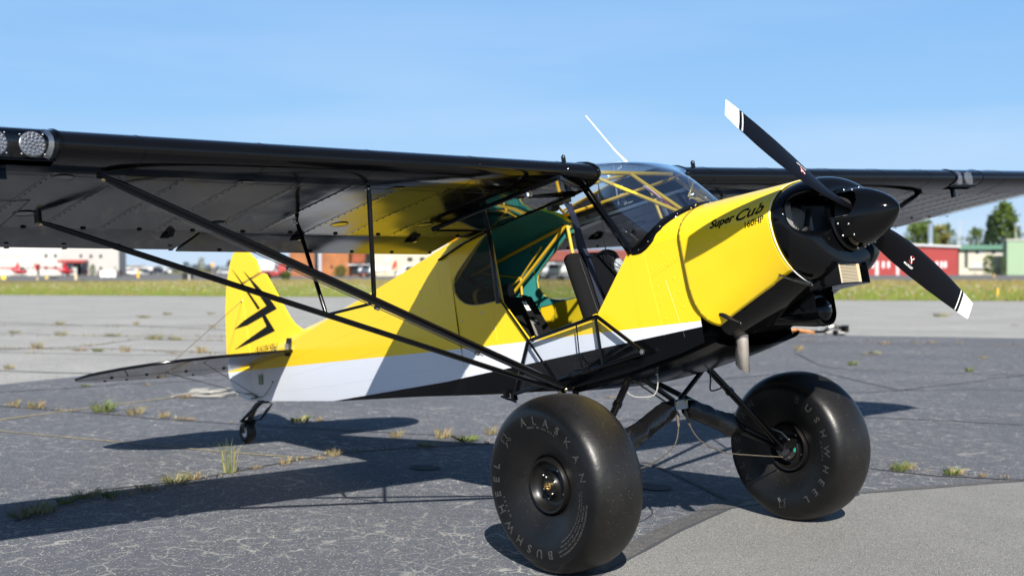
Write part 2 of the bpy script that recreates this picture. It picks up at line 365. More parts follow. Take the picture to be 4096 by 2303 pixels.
# trim round the rear window, both sides, and the glass in it
for s in (-1, 1):
    mb = MB(); mb.tube([(a, s * .374, b_) for a, b_ in catm([(p[0], p[1], 0) for p in WIN], 3) for a, b_ in [(a, b_)]] if False else [(p.x, s * .373, p.y) for p in catm([(q[0], q[1], 0) for q in WIN], 3)], .0024, 6)
    bp('window_trim', mb, mat('grey_edging', (.20, .21, .21), .4))
    mb = MB(); mb.prism([(p[0], p[1]) for p in WIN], s * .3685, s * .367); bp('rear_side_window', mb, m_sdg, tri=True)
mb = MB(); mb.prism([(-1.0, -.13), (-1.0, -.55), (-.06, -.55), (.11, -.475), (-.12, -.075)], .3685, .367); bp('side_window', mb, m_sdg)
# cabin tubes
mb = MB()
T = lambda pts, r=.0125, n=10: mb.tube(pts, r, n)
for s in (-1, 1):
    T([(-.07, s * .345, .0), (-1.1, s * .345, .0), (-1.5, s * .345, -.09)])
    T([(-1.09, s * .343, .0), (-1.06, s * .343, -.56), (-.95, s * .343, -1.1)], .0115)
    T([(-1.09, s * .335, -.07), (-1.72, s * .300, -.44)], .0125); T([(-1.09, s * .335, -.07), (-2.08, s * .262, -.22)], .0125)
    T([(-1.95, s * .268, -.23), (-1.6, s * .315, -.33), (-1.35, s * .325, -.16)], .0065); T([(-1.6, s * .315, -.33), (-1.64, s * .318, -.60)], .008)
    T([(-1.98, s * .27, -.46), (-1.6, s * .315, -.33), (-1.40, s * .325, -.19)], .0065)
T([(-.13, -.35, .030), (-.11, .35, .030)], .014)
for s in (-1, 1):
    T([(-.07, s * .345, -.015), (.43, s * .17, -.36)], .0115)
T([(-.13, .0, .035), (.30, .0, -.335)], .0125)
T([(-.13, 0, .03), (-1.09, -.33, .03)], .010); T([(-.13, 0, .03), (-1.09, .33, .03)], .010)
T([(-.30, .345, -.01), (-.22, .34, -.30)], .011)
T([(-.50, -.345, 0), (-1.09, .345, 0)], .009)
T(catm([(.12, .20, -.17), (.13, .25, -.08), (.03, .29, -.01), (-.07, .33, .0)], 5), .007)
bp('cabin_frame', mb, m_ytube)
mb = MB()
for i in range(5): mb.tube(catm([(-.02 + .004 * i, -.018 + .004 * sin(i * 2), -.075), (.08, -.02 + .006 * cos(i), -.165 + .004 * i), (.16, -.02, -.232 + .004 * sin(i * 3)), (.25, -.015, -.31)], 5), .003, 5, mi=i % 2)
bp('wiring_bundle', mb, [m_prt, m_red])
# root rib panel, fuel sight gauge and channel on the far side
mb = MB(); mb.prism([(-.05, .05), (-.2, .088), (-.5, .10), (-.9, .07), (-1.05, .05), (-1.05, -.075), (-.1, -.04)], .372, .366); pr_ = bp('wing_root_panel', mb, m_dull, tri=True)
mb = MB(); mb.prism([(-.05, .05), (-.2, .088), (-.5, .10), (-.9, .07), (-1.05, .05), (-1.05, -.04), (-.1, -.01)], -.372, -.366); bp('wing_root_panel', mb, m_dull, tri=True)
mb = MB(); mb.tube([(-.60, .357, .075), (-.60, .357, -.045)], .006, 8)
mb.obj('sight_gauge', m_alu, pr_)
mb = MB()
for i, z in enumerate((.07, .045, .018, -.012, -.028)): mb.box((-.565 + (.01 if i % 2 else 0), .3645, z), (.035, .002, .003))
mb.obj('gauge_mark', m_prt, pr_)
def flat_text(body, size, origin, ux, uz, shear=0, offset=0, spacing=1, off=(0, 0, 0)):
    v, f = text_mesh(body, size, shear, offset, spacing); ux = Vector(ux); uz = Vector(uz); og = Vector(origin)
    return [og + ux * a.x + uz * a.y for a in v], f
mb = MB()
for body, z in (('FUEL', -.042), ('LEVEL FLIGHT', -.056)): v, f = flat_text(body, .013, (-.56, .3645, z), (1, 0, 0), (0, 0, 1)); mb.add(v, f)
mb.obj('gauge_lettering', m_prt, pr_, recalc=False)
mb = MB(); mb.ball((-.44, .355, -.005), (.012, .012, .02), 5, 10); bp('fuel_valve_knob', mb, m_red)
mb = MB(); mb.box((-.55, .36, -.083), (1.1, .02, .018)); bp('window_channel', mb, m_alu)
# skylight
mb = MB(); mb.grid([[(x, y, z + .015 * (1 - (y / .37) ** 2)) for y in (-.372, -.2, 0, .2, .372)] for x, z in ((-.22, .098), (-.4, .106), (-.6, .100), (-.85, .078), (-1.05, .048))]); bp('skylight', mb, m_glass)
# ---- boot cowl and engine cowl
def sec(x):
    f = (x - .12) / 1.03; f2 = max(0, min(1, (x - .5) / .65))
    w_ = .372 + .04 * f2; zs = -.49 - .06 * f; zt = -.285 - .05 * f; zb = (zbot(x) - .05) if x < .5 else (-1.115 + .225 * f2)
    return w_, zs, zt, zb, 6 - 3.9 * f2 ** .6
def cowl_pt(x, a, off=0.0):          # a: 0 = top, pi/2 = widest, pi = bottom
    w_, zs, zt, zb, p = sec(x); c_, s_ = cos(a), sin(a)
    if c_ >= 0: y = w_ * s_ ** (2 / 2.05) if s_ > 0 else 0; z = zs + (zt - zs) * abs(c_) ** (2 / 2.05)
    else: y = w_ * abs(s_) ** (2 / p); z = zs + (zb - zs) * abs(c_) ** (2 / p)
    n_ = Vector((0, s_, c_ * 1.0)).normalized()
    return Vector((x, y, z)) + n_ * off
def cowl_y(x, z):
    w_, zs, zt, zb, p = sec(x)
    if z >= zs: return w_ * max(0, 1 - ((z - zs) / (zt - zs)) ** 2.05) ** (1 / 2.05)
    return w_ * max(0, 1 - ((z - zs) / (zb - zs)) ** p) ** (1 / p)
WC = [(.118, .372, -.485), (.18, .372, -.487), (.243, .372, -.465), (.295, .357, -.428), (.361, .302, -.373), (.41, .235, -.338), (.445, .15, -.312), (.468, .07, -.300), (.474, 0, -.297)]
def xw(a): # x of windshield base at given section angle
    y = abs(cowl_pt(.4, a).y); return interp([(q[1] + i * 1e-4, q[0]) for i, q in enumerate(reversed(WC))], y)
mb = MB()
for s in (-1, 1):
    rows = []
    for j in range(25):
        a = pi / 2 * j / 24; x0 = xw(a); row = []
        for i in range(9):
            x = x0 + (.56 - x0) * i / 8; q = cowl_pt(x, a); row.append((q.x, s * q.y, q.z))
        rows.append(row)
    mb.grid(rows, flip=(s < 0))
    mb.grid([[(.118 + .442 * i / 6, s * .3735, -.487 - (.487 + zbot(.118 + .442 * i / 6)) * 0 - (abs(zbot(.118 + .442 * i / 6)) - .487) * j / 8) for i in range(7)] for j in range(9)], flip=(s > 0))
boot = bp('boot_cowl', mb, m_liv, ang=35)
mb = MB()
for q in [(.36, -.55), (.40, -.62), (.42, -.70), (.44, -.78), (.45, -.86), (.47, -.94), (.27, -.62), (.29, -.72), (.30, -.82), (.31, -.90)] : mb.ball((q[0], -.3745, q[1]), (.0045, .0025, .0045), 4, 8)
for i in range(14): mb.ball((.20 + .022 * i, -.3745, -.66 + .006 * i), (.0035, .0025, .0035), 3, 6)
mb.obj('rivet', m_yel, boot)
mb = MB(); mb.tube([(.23, -.3738, -.50), (.25, -.3738, -.70), (.285, -.3738, -1.0)], .0010, 5); mb.tube([(.25, -.3738, -.668), (.49, -.3738, -.60)], .0010, 5); mb.tube([(.36, -.3738, -.70), (.43, -.3738, -1.02)], .0010, 5); mb.obj('panel_seam', m_liv, boot)
# upper (yellow) cowl
XR = 1.15
def lowang(x):        # section angle of the cowl's lower edge
    zt_ = -1.0 + (x - .62) * .385; best = pi / 2
    for k in range(120):
        a = pi / 2 + (pi / 2) * k / 120
        if cowl_pt(x, a).z < zt_: break
        best = a
    return best
mb = MB()
for s in (-1, 1):
    rows = []
    for i in range(29):
        t = i / 28; row = []
        for j in range(41):
            u = j / 40
            xr = .505 + max(0, u - .62) ** 1.6 * .68; x = xr + (XR - xr) * t
            q = cowl_pt(x, lowang(x) * u, .008 + .010 * (1 - t) ** 2 * max(0, min(1, (u - .35) / .35))); row.append((q.x, s * q.y, q.z))
        rows.append(row)
    mb.grid(rows, flip=(s > 0))
cow = bp('engine_cowl', mb, m_yel, ang=50)
cow.data.materials.append(m_dull); md = cow.modifiers.new('thickness', 'SOLIDIFY'); md.thickness = .005; md.offset = -1; md.material_offset = 1
mb = MB()
for i in range(12):
    u = .25 + .70 * i / 12; x = .53 + max(0, u - .62) ** 1.6 * .66; q = cowl_pt(x, lowang(x) * u, .027); mb.ball((q.x, -q.y, q.z), .0035, 3, 6)
mb.obj('rivet', m_yel, cow)
# lower black cowl and firewall
mb = MB()
for s in (-1, 1):
    rows = []
    for i in range(25):
        x = .50 + (1.155 - .50) * i / 24; a0 = lowang(max(.55, x)) - .06
        rows.append([(lambda q: (q.x, s * q.y, q.z))(cowl_pt(x, a0 + (pi - a0) * j / 16, .001)) for j in range(17)])
    mb.grid(rows, flip=(s > 0))
low = bp('lower_cowl', mb, m_blk, ang=40)
mb = MB(); mb.add([(lambda q: (q.x, -q.y if k < 24 else q.y, q.z))(cowl_pt(.50, pi * (k if k < 24 else 48 - k) / 24, -.004)) for k in range(48)], [tuple(range(48))]); bp('firewall', mb, m_dull)
mb = MB()
for (x0, z0, x1, z1) in ((1.077, -.806, 1.172, -.885), (.682, -.933, .79, -1.008)):
    y0 = -(cowl_y(x0, z0) + .012) if cowl_y(x0, z0) > .2 else -.36
    y1 = -max(.2, cowl_y(min(x1, 1.14), z1) + .006) if z1 > -.95 else -.33
    mb.tube([(x0, y0, z0), ((x0 + x1) / 2, (y0 + y1) / 2 - .012, (z0 + z1) / 2), (x1, y1, z1)], .013, 8, sx=1, sy=.35, upv=(1, 0, -1))
    mb.tube([((x0 + x1) / 2, (y0 + y1) / 2 - .016, (z0 + z1) / 2), (x1, y1 - .006, z1)], .009, 8)
    mb.ball((x1, y1 - .01, z1), .013, 5, 8)
mb.obj('latch', m_rim, cow)
# lettering on the cowl
def cowl_text(body, size, x0, z0, x1, z1, shear, offset, spacing=1.0, name='lettering'):
    v, f = text_mesh(body, size, shear, offset, spacing); wd = max(a.x for a in v) or 1
    ux = Vector((x1 - x0, z1 - z0)); k = ux.length / wd; e = ux.normalized(); p = Vector((-e.y, e.x)); out = []
    for a in v:
        q = Vector((x0, z0)) + e * (a.x * k) + p * a.y
        lo_a, hi_a = .02, 2.2
        for _ in range(30):
            ma = (lo_a + hi_a) / 2; c3 = cowl_pt(q.x, ma, .0095 + .003 * max(0, .95 - q.x) / .2)
            if c3.z > q.y: lo_a = ma
            else: hi_a = ma
        out.append((c3.x, -c3.y, c3.z))
    return out, f
m2 = MB()
for a in (('Super', .058, .735, -.497, .905, -.492, .35, 0, 1.0), ('Cub', .072, .905, -.502, 1.100, -.488, .35, 0, 1.0)):
    for dx, dz in ((0, 0), (.002, 0), (.004, 0), (.0055, 0), (.002, .0018), (.002, -.0018), (.004, .0018), (.004, -.0018)): m2.add(*cowl_text(a[0], a[1], a[2] + dx, a[3] + dz, a[4] + dx, a[5] + dz, a[6], 0, 1.0))
for dx in (0, .0009, .0018): m2.add(*cowl_text('160HP', .046, .968 + dx, -.548, 1.108 + dx, -.541, .15, 0, 1.0))
m2.obj('lettering', m_kprt, cow, smooth=False, recalc=False, weld=False)
# ---- nose bowl
ring = [cowl_pt(1.15, pi * k / 64) for k in range(65)]
RG = [(q.y, q.z) for q in ring] + [(-q.y, q.z) for q in reversed(ring[1:-1])]
CC = (0, -.578)
NK = 192; RGF = []
ring2 = [cowl_pt(1.15, pi * k / 96) for k in range(97)]; RGF = [(q.y, q.z) for q in ring2] + [(-q.y, q.z) for q in reversed(ring2[1:-1])]
def bowl(k, t):           # t 0 = rear ring, 1 = inner edge behind the spinner
    a = RGF[k % NK]; dy, dz = a[0], a[1] + .60; r0 = sqrt(dy * dy + dz * dz); ang = atan2(dz, dy)
    x = 1.15 + .155 * sin(min(1, t * 1.25) * pi / 2) ** .9
    rr = .10 + (r0 - .10) * (1 - t ** 2.3); cz = -.60 + .022 * t
    return Vector((x, cos(ang) * rr, cz + sin(ang) * rr))
NT = 84
vs = [bowl(k, i / NT) for i in range(NT + 1) for k in range(NK)]
def se(yy, z, cy, cz, ry_, rz_, p): return (abs((abs(yy) - cy) / ry_) ** p + abs((z - cz) / rz_) ** p) ** (1 / p)
eo = [se(p.y, p.z, .262, -.537, .152, .122, 2.4) for p in vs]; ei = [se(p.y, p.z, .215, -.540, .098, .098, 2.6) for p in vs]
nv = []
for p, e in zip(vs, eo):
    q = p.copy()
    if e < 1: g = min(1, (1 - e) * 1.25); q.x -= .15 * (g * g * (3 - 2 * g)) ** .8
    nv.append(q)
fs = []
for i in range(NT):
    for k in range(NK):
        q = (i * NK + k, i * NK + (k + 1) % NK, (i + 1) * NK + (k + 1) % NK, (i + 1) * NK + k)
        if max(ei[j] for j in q) < 1: continue
        fs.append(q)
mb = MB(); mb.add(nv, fs)
mb.box((1.215, -.158, -.85), (.19, .006, .106)); mb.box((1.215, .088, -.85), (.19, .006, .106)); mb.box((1.215, -.035, -.903), (.19, .252, .006)); mb.box((1.215, -.035, -.797), (.19, .252, .006)); mb.box((1.20, -.035, -.85), (.10, .24, .10))
bowl_o = bp('nose_bowl', mb, m_blk, ang=50)
mb = MB(); mb.tube([(1.146, y * 1.022, (z + .6) * 1.022 - .6) for y, z in RG + RG[:1]], .0032, 6, cap=False); mb.obj('edge_ring', m_ring, bowl_o)
mb = MB(); mb.box((1.285, -.060, -.850), (.02, .185, .097)); 
for i in range(13): mb.box((1.296, -.060, -.806 - .0073 * i), (.006, .14, .0035), mi=1)
mb.box((1.297, -.141, -.850), (.008, .022, .095)); mb.box((1.297, .021, -.850), (.008, .022, .095))
bp('oil_cooler', mb, [m_tan, mat('cooler_fin', (.36, .31, .22), .6)])
# engine seen through the intakes
for s in (-1, 1):
    mb = MB()
    for i in range(14): mb.rev([(s * (.15 + .016 * i), .02), (s * (.15 + .016 * i), .095), (s * (.152 + .016 * i) + .003, .095), (s * (.152 + .016 * i) + .003, .02)], c=(1.08, 0, -.56), n=24)
    for i in range(9): mb.box((1.175, s * (.305 + .006 * i - .02), -.545), (.012, .0026, .15)); mb.box((1.175, s * (.125 + .006 * i), -.560), (.012, .0022, .09)) if i < 4 else None
    tag(bp('engine_cylinder', mb, m_fin, smooth=False), kind='stuff')
mb = MB(); mb.box((1.0, 0, -.6), (.22, .20, .28)); mb.box((1.0, 0, -.56), (.05, .58, .24)); mb.tube([(1.17, -.12, -.5), (1.19, -.2, -.6), (1.12, -.26, -.66)], .014, 8); mb.tube([(1.17, .12, -.5), (1.19, .2, -.6), (1.12, .26, -.66)], .014, 8)
bp('engine_block', mb, m_dull)
# carburettor scoop under the nose with its dome
mb = MB(); rows = []
for x, w_, zb_, zt_ in ((1.085, .082, -1.085, -.86), (1.0, .082, -1.078, -.86), (.88, .076, -1.055, -.9), (.76, .06, -1.035, -.95), (.66, .03, -1.03, -1.0)):
    row = [(x, -w_, zt_)]; zc = zb_ + w_
    for j in range(13): a = pi + pi * j / 12; row.append((x, w_ * cos(a), zc + w_ * sin(a)))
    row.append((x, w_, zt_)); rows.append(row)
mb.grid(rows, flip=True); mb.add(rows[0], [tuple(range(len(rows[0])))]) if False else None
scoop = bp('carburettor_scoop', mb, m_blk, ang=60)
mb = MB(); mb.prism([(q[1], q[2]) for q in rows[0]], 1.05, 1.055, ax='X'); mb.ball((1.055, 0, -1.0), (.045, .068, .068), 10, 20); mb.obj('dome', m_blk, scoop)
mb = MB(); mb.ball((1.098, .012, -.985), .010, 5, 8); mb.obj('screw', m_steel, scoop)
mb = MB(); rows = []
for k in range(25):
    a = 2 * pi * k / 24; c_, s_ = .034 * cos(a), .034 * sin(a)
    rows.append([(.66 + c_, -.15 + s_, -.95), (.637 + c_, -.15 + s_, -1.02), (.60 + c_, -.15 + s_, -1.19 - .035 * (1 + cos(a)) * 1.0)])
mb.grid(rows)
ex = bp('exhaust_pipe', mb, m_exh); md = ex.modifiers.new('wall', 'SOLIDIFY'); md.thickness = .003
# ---- windshield
def wsp(s_, t):          # s_: -1..1 across, t: 0 base .. 1 top
    C_ = [(.474, -.297), (.40, -.215), (.30, -.115), (.20, -.03), (.09, .03), (-.02, .075), (-.22, .112)]
    D_ = [(.122, -.482), (.065, -.385), (-.01, -.25), (-.075, -.125), (-.03, -.02), (-.02, .045), (-.22, .098)]
    P_ = lambda A: catm([(a, 0, b_) for a, b_ in A], 6)[int(round(t * 36))]
    c_, d_ = P_(C_), P_(D_); k = abs(s_)
    y = .374 * s_
    x = d_.x + (c_.x - d_.x) * (1 - k ** 2.6); z = d_.z + (c_.z - d_.z) * (1 - k ** 2.2)
    if t == 0 or True:
        wgt = (1 - t) ** 3; xb = interp([(q[1] + i * 1e-4, q[0]) for i, q in enumerate(reversed(WC))], abs(y)); zb_ = interp([(q[1] + i * 1e-4, q[2]) for i, q in enumerate(reversed(WC))], abs(y))
        x = x * (1 - wgt) + xb * wgt; z = z * (1 - wgt) + zb_ * wgt
    return Vector((x, y, z))
mb = MB(); mb.grid([[wsp(-1 + 2 * j / 32, i / 36) for j in range(33)] for i in range(37)])
ws = bp('windshield', mb, m_wsg)
mb = MB(); base = [Vector((q[0], -q[1], q[2])) for q in WC] + [Vector(q) for q in reversed(WC[:-1])]
bc = catm(base, 4); rows = []
for p in bc:
    s_ = -1 if p.y < 0 else 1; o_ = Vector((0, s_ * .45, .9)) if abs(p.y) < .34 else Vector((0, s_, 0)); o_ = o_.normalized() * .004
    dn = Vector((.032, 0, -.006)) if abs(p.y) < .34 else Vector((.030, 0, -.03))
    upv_ = Vector((-.012, 0, .016))
    rows.append([p + upv_ + o_, p + dn * .5 + o_ * 1.6, p + dn + o_])
mb.grid(rows)
mb.add(*[[(.150, -.3765, -.497), (.118, -.3765, -.510), (-.165, -.3765, -.064), (-.108, -.3765, -.064), (.13, -.3765, -.455)], [(0, 1, 2, 3, 4)]])
mb.tube([(.132, -.372, -.478), (-.133, -.372, -.064)], .017, 8, sx=.6); mb.tube([(.132, .372, -.478), (-.133, .372, -.064)], .017, 8, sx=.6)
tr = mb.obj('windshield_trim', m_blk, ws, ang=30, recalc=False); md = tr.modifiers.new('t', 'SOLIDIFY'); md.thickness = .003
mb = MB()
for t in (.08, .3, .52, .74, .95): mb.ball((.132 - .265 * t, -.3835, -.478 + .414 * t), .0045, 4, 8)
for p in bc[4:60:5]:
    s_ = -1 if p.y < 0 else 1; mb.ball(p + Vector((.02, s_ * (.004 if abs(p.y) > .34 else .006), -.008 if abs(p.y) > .34 else .004)), .004, 4, 8)
mb.obj('screw', m_steel, ws)
mb = MB(); mb.tube([(.112, -.383, -.46), (.06, -.387, -.37), (.05, -.384, -.35), (-.11, -.385, -.09)], .0035, 6); mb.obj('edge_strip', m_alu, ws)
# glare shield hump and instrument panel
mb = MB(); rows = []
for x in (.045, .12, .24, .36):
    rows.append([(x, .30 * sin(a), -.49 + (.155 + .04 * (x > .1)) * cos(a)) for a in (-pi / 2 + pi * j / 16 for j in range(17))])
mb.grid(rows); mb.add(rows[0], [tuple(range(17))]); bp('glare_shield', mb, mat('glare_shield_brown', (.03, .022, .014), .6))
mb = MB()
for y, z in ((-.12, -.42), (0, -.40), (.12, -.42), (-.06, -.50), (.07, -.50)): mb.rev([(.03, 0), (.022, .030), (.045, .036), (.045, 0)], c=(0, y, z), ax='X', n=16)
mb.ball((.03, -.28, -.42), .016, 6, 8)
bp('gauge', mb, m_dull)
# ---- seats, belts
def rbox(mb_, c, d, r=.03, rot=None, seg=3):
    b = bmesh.new(); bmesh.ops.create_cube(b, size=1)
    for v in b.verts: v.co = Vector((v.co.x * d[0], v.co.y * d[1], v.co.z * d[2]))
    bmesh.ops.bevel(b, geom=list(b.edges), offset=r, segments=seg, profile=.5, affect='EDGES')
    for v in b.verts:
        if rot: v.co = rot @ v.co
        v.co += Vector(c)
    b.verts.index_update(); mb_.add([v.co.copy() for v in b.verts], [tuple(v.index for v in f.verts) for f in b.faces]); b.free()
ry = Matrix.Rotation(radians(-14), 3, 'Y')
mb = MB(); rbox(mb, (-.490, -.02, -.62), (.095, .42, .52), .04, ry); seat = bp('front_seat', mb, m_seat)
mb = MB(); rbox(mb, (-.30, -.02, -.86), (.46, .42, .09), .03); mb.obj('cushion', m_seat, seat)
mb = MB(); mb.tube([(-.492, -.165, -.405), (-.385, -.165, -.84)], .0018, 5); mb.tube([(-.492, .12, -.405), (-.385, .12, -.84)], .0018, 5); mb.obj('seat_seam', m_belt, seat)
mb = MB(); rbox(mb, (-1.04, -.155, -.69), (.035, .23, .36), .015, Matrix.Rotation(radians(-30), 3, 'Y')); rbox(mb, (-.93, -.155, -.90), (.10, .23, .05), .015); rs = bp('rear_seat', mb, m_seat)
def strap(mb_, pts, w_, th=.0015, wdir=(0, 1, 0), mi=0):
    P = catm(pts, 6); rows = []; W_ = Vector(wdir)
    for i, p in enumerate(P):
        d = (P[min(i + 1, len(P) - 1)] - P[max(0, i - 1)]).normalized(); s_ = (W_ - d * W_.dot(d)).normalized() * w_ / 2; n_ = d.cross(s_).normalized() * th
        rows.append([p - s_ - n_, p + s_ - n_, p + s_ + n_, p - s_ + n_])
    mb_.grid(rows, closev=True, mi=mi)
mb = MB(); strap(mb, [(-.62, -.085, -.03), (-.575, -.09, -.10), (-.535, -.10, -.22), (-.51, -.105, -.33), (-.478, -.11, -.42), (-.447, -.115, -.53), (-.415, -.12, -.66), (-.38, -.12, -.80)], .05)
strap(mb, [(-.64, -.04, -.03), (-.60, -.05, -.18), (-.575, -.07, -.32), (-.53, -.09, -.375), (-.47, -.10, -.40)], .045)
bp('shoulder_belt', mb, m_belt)
mb = MB(); mb.rev([(-.03, 0), (-.03, .032), (.03, .032), (.03, 0)], c=(-.78, -.05, -.015), ax='Y', n=16); mb.box((-.70, -.05, -.005), (.14, .05, .03)); bp('belt_reel', mb, m_dull)
mb = MB(); strap(mb, [(-.985, -.235, -.56), (-.93, -.24, -.66), (-.87, -.245, -.76), (-.82, -.25, -.83)], .05, mi=0); strap(mb, [(-.90, -.25, -.71), (-.865, -.262, -.78), (-.86, -.24, -.86)], .05, mi=1); rb_ = bp('lap_belt', mb, [m_seat, m_grey])
mb = MB(); rbox(mb, (-.905, -.25, -.70), (.03, .06, .02), .005); mb.obj('buckle', m_rim, rb_)
mb = MB(); e1 = Vector((.50, 0, -.86)).normalized(); e2 = Vector((0, 1, 0)); og = Vector((-.972, -.262, -.585)); nn_ = Vector((.86, 0, .5)) * .006
mb.add([og + nn_, og + e2 * .032 + nn_, og + e2 * .032 + e1 * .075 + nn_, og + e1 * .075 + nn_], [(0, 1, 2, 3)], 0)
v, f = text_mesh('HOOKER', .021, 0, .0003); mb.add([og + nn_ * 1.2 + e1 * (.072 - a.x * .85) + e2 * (.008 + a.y) for a in v], f, 1); mb.obj('label_patch', [m_prt, m_kprt], rb_, recalc=False, weld=False, smooth=False)
mb = MB(); strap(mb, [(-1.62, -.20, -.27), (-1.45, -.19, -.40), (-1.28, -.19, -.50), (-1.05, -.20, -.53), (-.97, -.21, -.56)], .045); strap(mb, [(-1.45, -.19, -.40), (-1.36, -.1, -.42), (-1.33, -.1, -.58)], .04); bp('rear_harness', mb, m_seat)
mb = MB(); mb.tube([(-1.75, -.26, -.47), (-1.30, -.05, -.47)], .055, 12); mb.tube([(-1.52, -.17, -.47), (-1.50, -.16, -.47)], .058, 12, mi=1); bp('baggage_roll', mb, [m_dull, m_ytube])
mb = MB(); mb.tube([(-.36, -.04, .03), (-.42, -.01, -.42)], .0035, 6); bp('trim_cord', mb, m_dull)
mb = MB(); mb.tube([(-.26, .365, -.07), (-.11, .365, -.49)], .012, 8); bp('far_door_rail', mb, m_alu)
mb = MB(); mb.tube([(-.135, 0, .10), (-.22, 0, .20), (-.415, 0, .472)], [.008, .005, .0035], 8); bp('whip_antenna', mb, m_pwhite)
# ---- wings
UP = [(0, 0), (-.008, .022), (-.035, .048), (-.08, .070), (-.15, .088), (-.24, .099), (-.36, .106), (-.55, .104), (-.80, .083), (-1.05, .044), (-1.25, .004)]
LO = [(-.008, -.020), (-.035, -.040), (-.08, -.056), (-.15, -.069), (-.24, -.077), (-.36, -.083), (-.55, -.088), (-.80, -.094), (-1.05, -.102), (-1.25, -.112)]
UPF = [(-1.262, -.030), (-1.27, -.002), (-1.35, -.028), (-1.45, -.062), (-1.58, -.122), (-1.604, -.134)]
LOF = [(-1.262, -.080), (-1.27, -.108), (-1.35, -.118), (-1.45, -.127), (-1.58, -.137), (-1.604, -.139)]
def wz(y, x, z):         # dihedral and washout
    a = abs(y) - .38; return z + DI * a + max(0, -x) * .008 * a
def wpt(x, y, z): return (x, y, wz(y, x, z))
def lower_z(x): return interp([(a, b) for a, b in LO], x)
RIBS = [.40 + .302 * i for i in range(17)]
def wing(s):
    ys = []; 
    for a, b_ in zip(RIBS, RIBS[1:]): ys += [a + (b_ - a) * k / 4 for k in range(4)]
    ys = sorted(set([.38] + ys[1:] + [4.95, 5.02, 3.465, 3.85]))
    tip = [5.02 + .36 * sin(pi / 2 * k / 8) for k in range(1, 9)]
    rows = []
    loop = list(reversed(UP)) + LO
    def sag(y, x):
        for a, b_ in zip(RIBS, RIBS[1:]):
            if a <= y <= b_:
                t = (y - a) / (b_ - a); return .0022 * sin(pi * t) * max(0, min(1, (-x - .24) / .15)) * max(0, min(1, (1.22 + x) / .1))
        return 0
    for y in ys:
        rows.append([wpt(x, s * y, z + (sag(y, x) if i > 10 else -sag(y, x))) for i, (x, z) in enumerate(loop)])
    mb = MB(); mb.grid(rows, closev=True, flip=(s > 0))
    keep = []
    for q in mb.f:
        c_ = sum((Vector(mb.v[k]) for k in q), Vector()) / len(q)
        if not (3.465 < abs(c_.y) < 3.85 and c_.x > -.115): keep.append(q)
    mb.f = keep; mb.m = [0] * len(keep)
    mb.box(wpt(-.116, s * 3.6575, .010), (.006, .385, .130))
    for yy in (3.465, 3.85): mb.add([wpt(x, s * yy, z) for x, z in list(reversed(UP[:4])) + LO[:3]], [tuple(range(7))])
    mb.add([wpt(x, s * .38, z) for x, z in loop], [tuple(range(len(loop)))])
    mb.add([wpt(x, s * 5.02, z) for x, z in loop], [tuple(range(len(loop)))])
    w_ = bp('wing', mb, m_wing, ang=50, tri=True)
    # tip bow
    full = UP + UPF[1:]; fl = LO + LOF[1:]
    mb = MB(); rows = []
    for y in [5.02] + tip:
        q = (y - 5.02) / .36; c_ = sqrt(max(0, 1 - q * q)); lx = -(1 - c_) * .62; tx = -1.604 + (1 - c_) * .70
        def mp_(x): return lx + (x / -1.604) * (tx - lx)
        rows.append([wpt(mp_(x), s * y, -.02 + (z + .02) * max(.12, c_)) for x, z in list(reversed(full)) + fl])
    mb.grid(rows, closev=True, flip=(s > 0)); mb.obj('wing_tip', m_wing, w_, ang=60)
    for nm, y0, y1 in (('flap', .46, 2.235), ('aileron', 2.25, 5.01)):
        mb = MB(); rows = []; dz = .010 if nm == 'flap' else .0
        n_ = int((y1 - y0) / .1)
        for k in range(n_ + 1):
            y = y0 + (y1 - y0) * k / n_; sg = .0022 * sin(pi * (((y - .4) / .302) % 1))
            rows.append([wpt(x, s * y, z - dz * (-x - 1.26) * 3 + (sg if i > 6 and i < 10 else 0)) for i, (x, z) in enumerate(list(reversed(UPF)) + LOF)])
        mb.grid(rows, closev=True, flip=(s > 0))
        for r_ in (rows[0], rows[-1]): mb.add(r_, [tuple(range(len(r_)))])
        fl_ = mb.obj(nm, m_wing, w_, ang=45, tri=True)
    for y in (.80, 1.62, 2.42, 3.7):
        mb = MB(); mb.prism([(-1.21, -.108), (-1.25, -.142), (-1.28, -.142), (-1.38, -.122)], s * y - .008, s * y + .008)
        mb.v = [(a, b_, wz(b_, a, c_)) for a, b_, c_ in mb.v]; mb.obj('hinge_bracket', m_tube, w_)
    # rib tapes with their stitch bumps on the underside
    for y in RIBS[1:]:
        mb = MB(); rows = []
        for i in range(12):
            x = -.22 - 1.02 * i / 11; z = lower_z(x)
            rows.append([wpt(x, s * (y - .020), z - .0004), wpt(x, s * (y - .006), z - .0010), wpt(x, s * (y + .006), z - .0010), wpt(x, s * (y + .020), z - .0004)])
        mb.grid(rows, flip=(s < 0))
        for i in range(15):
            x = -.26 - .066 * i; mb.ball(wpt(x, s * y, lower_z(x) - .0012), (.008, .0055, .0022), 4, 7)
        mb.obj('rib_tape', m_wing, w_)
    mb = MB()
    for x in (-.215, -.272, -1.232): mb.tube([wpt(x, s * (.42 + .3 * i), lower_z(x) + .0006) for i in range(16)], .0014, 6)
    mb.obj('spanwise_tape', m_wing, w_)
    mb = MB()
    for y in RIBS:
        for dy in (-.06, .07, .15): mb.ball(wpt(-1.565, s * (y + dy), -.137 - .012), (.011, .016, .004), 4, 8) if dy == .07 else None
        mb.ball(wpt(-1.215, s * (y + .1), -.114), (.012, .017, .005), 4, 8)
    mb.obj('drain_grommet', m_dull, w_)
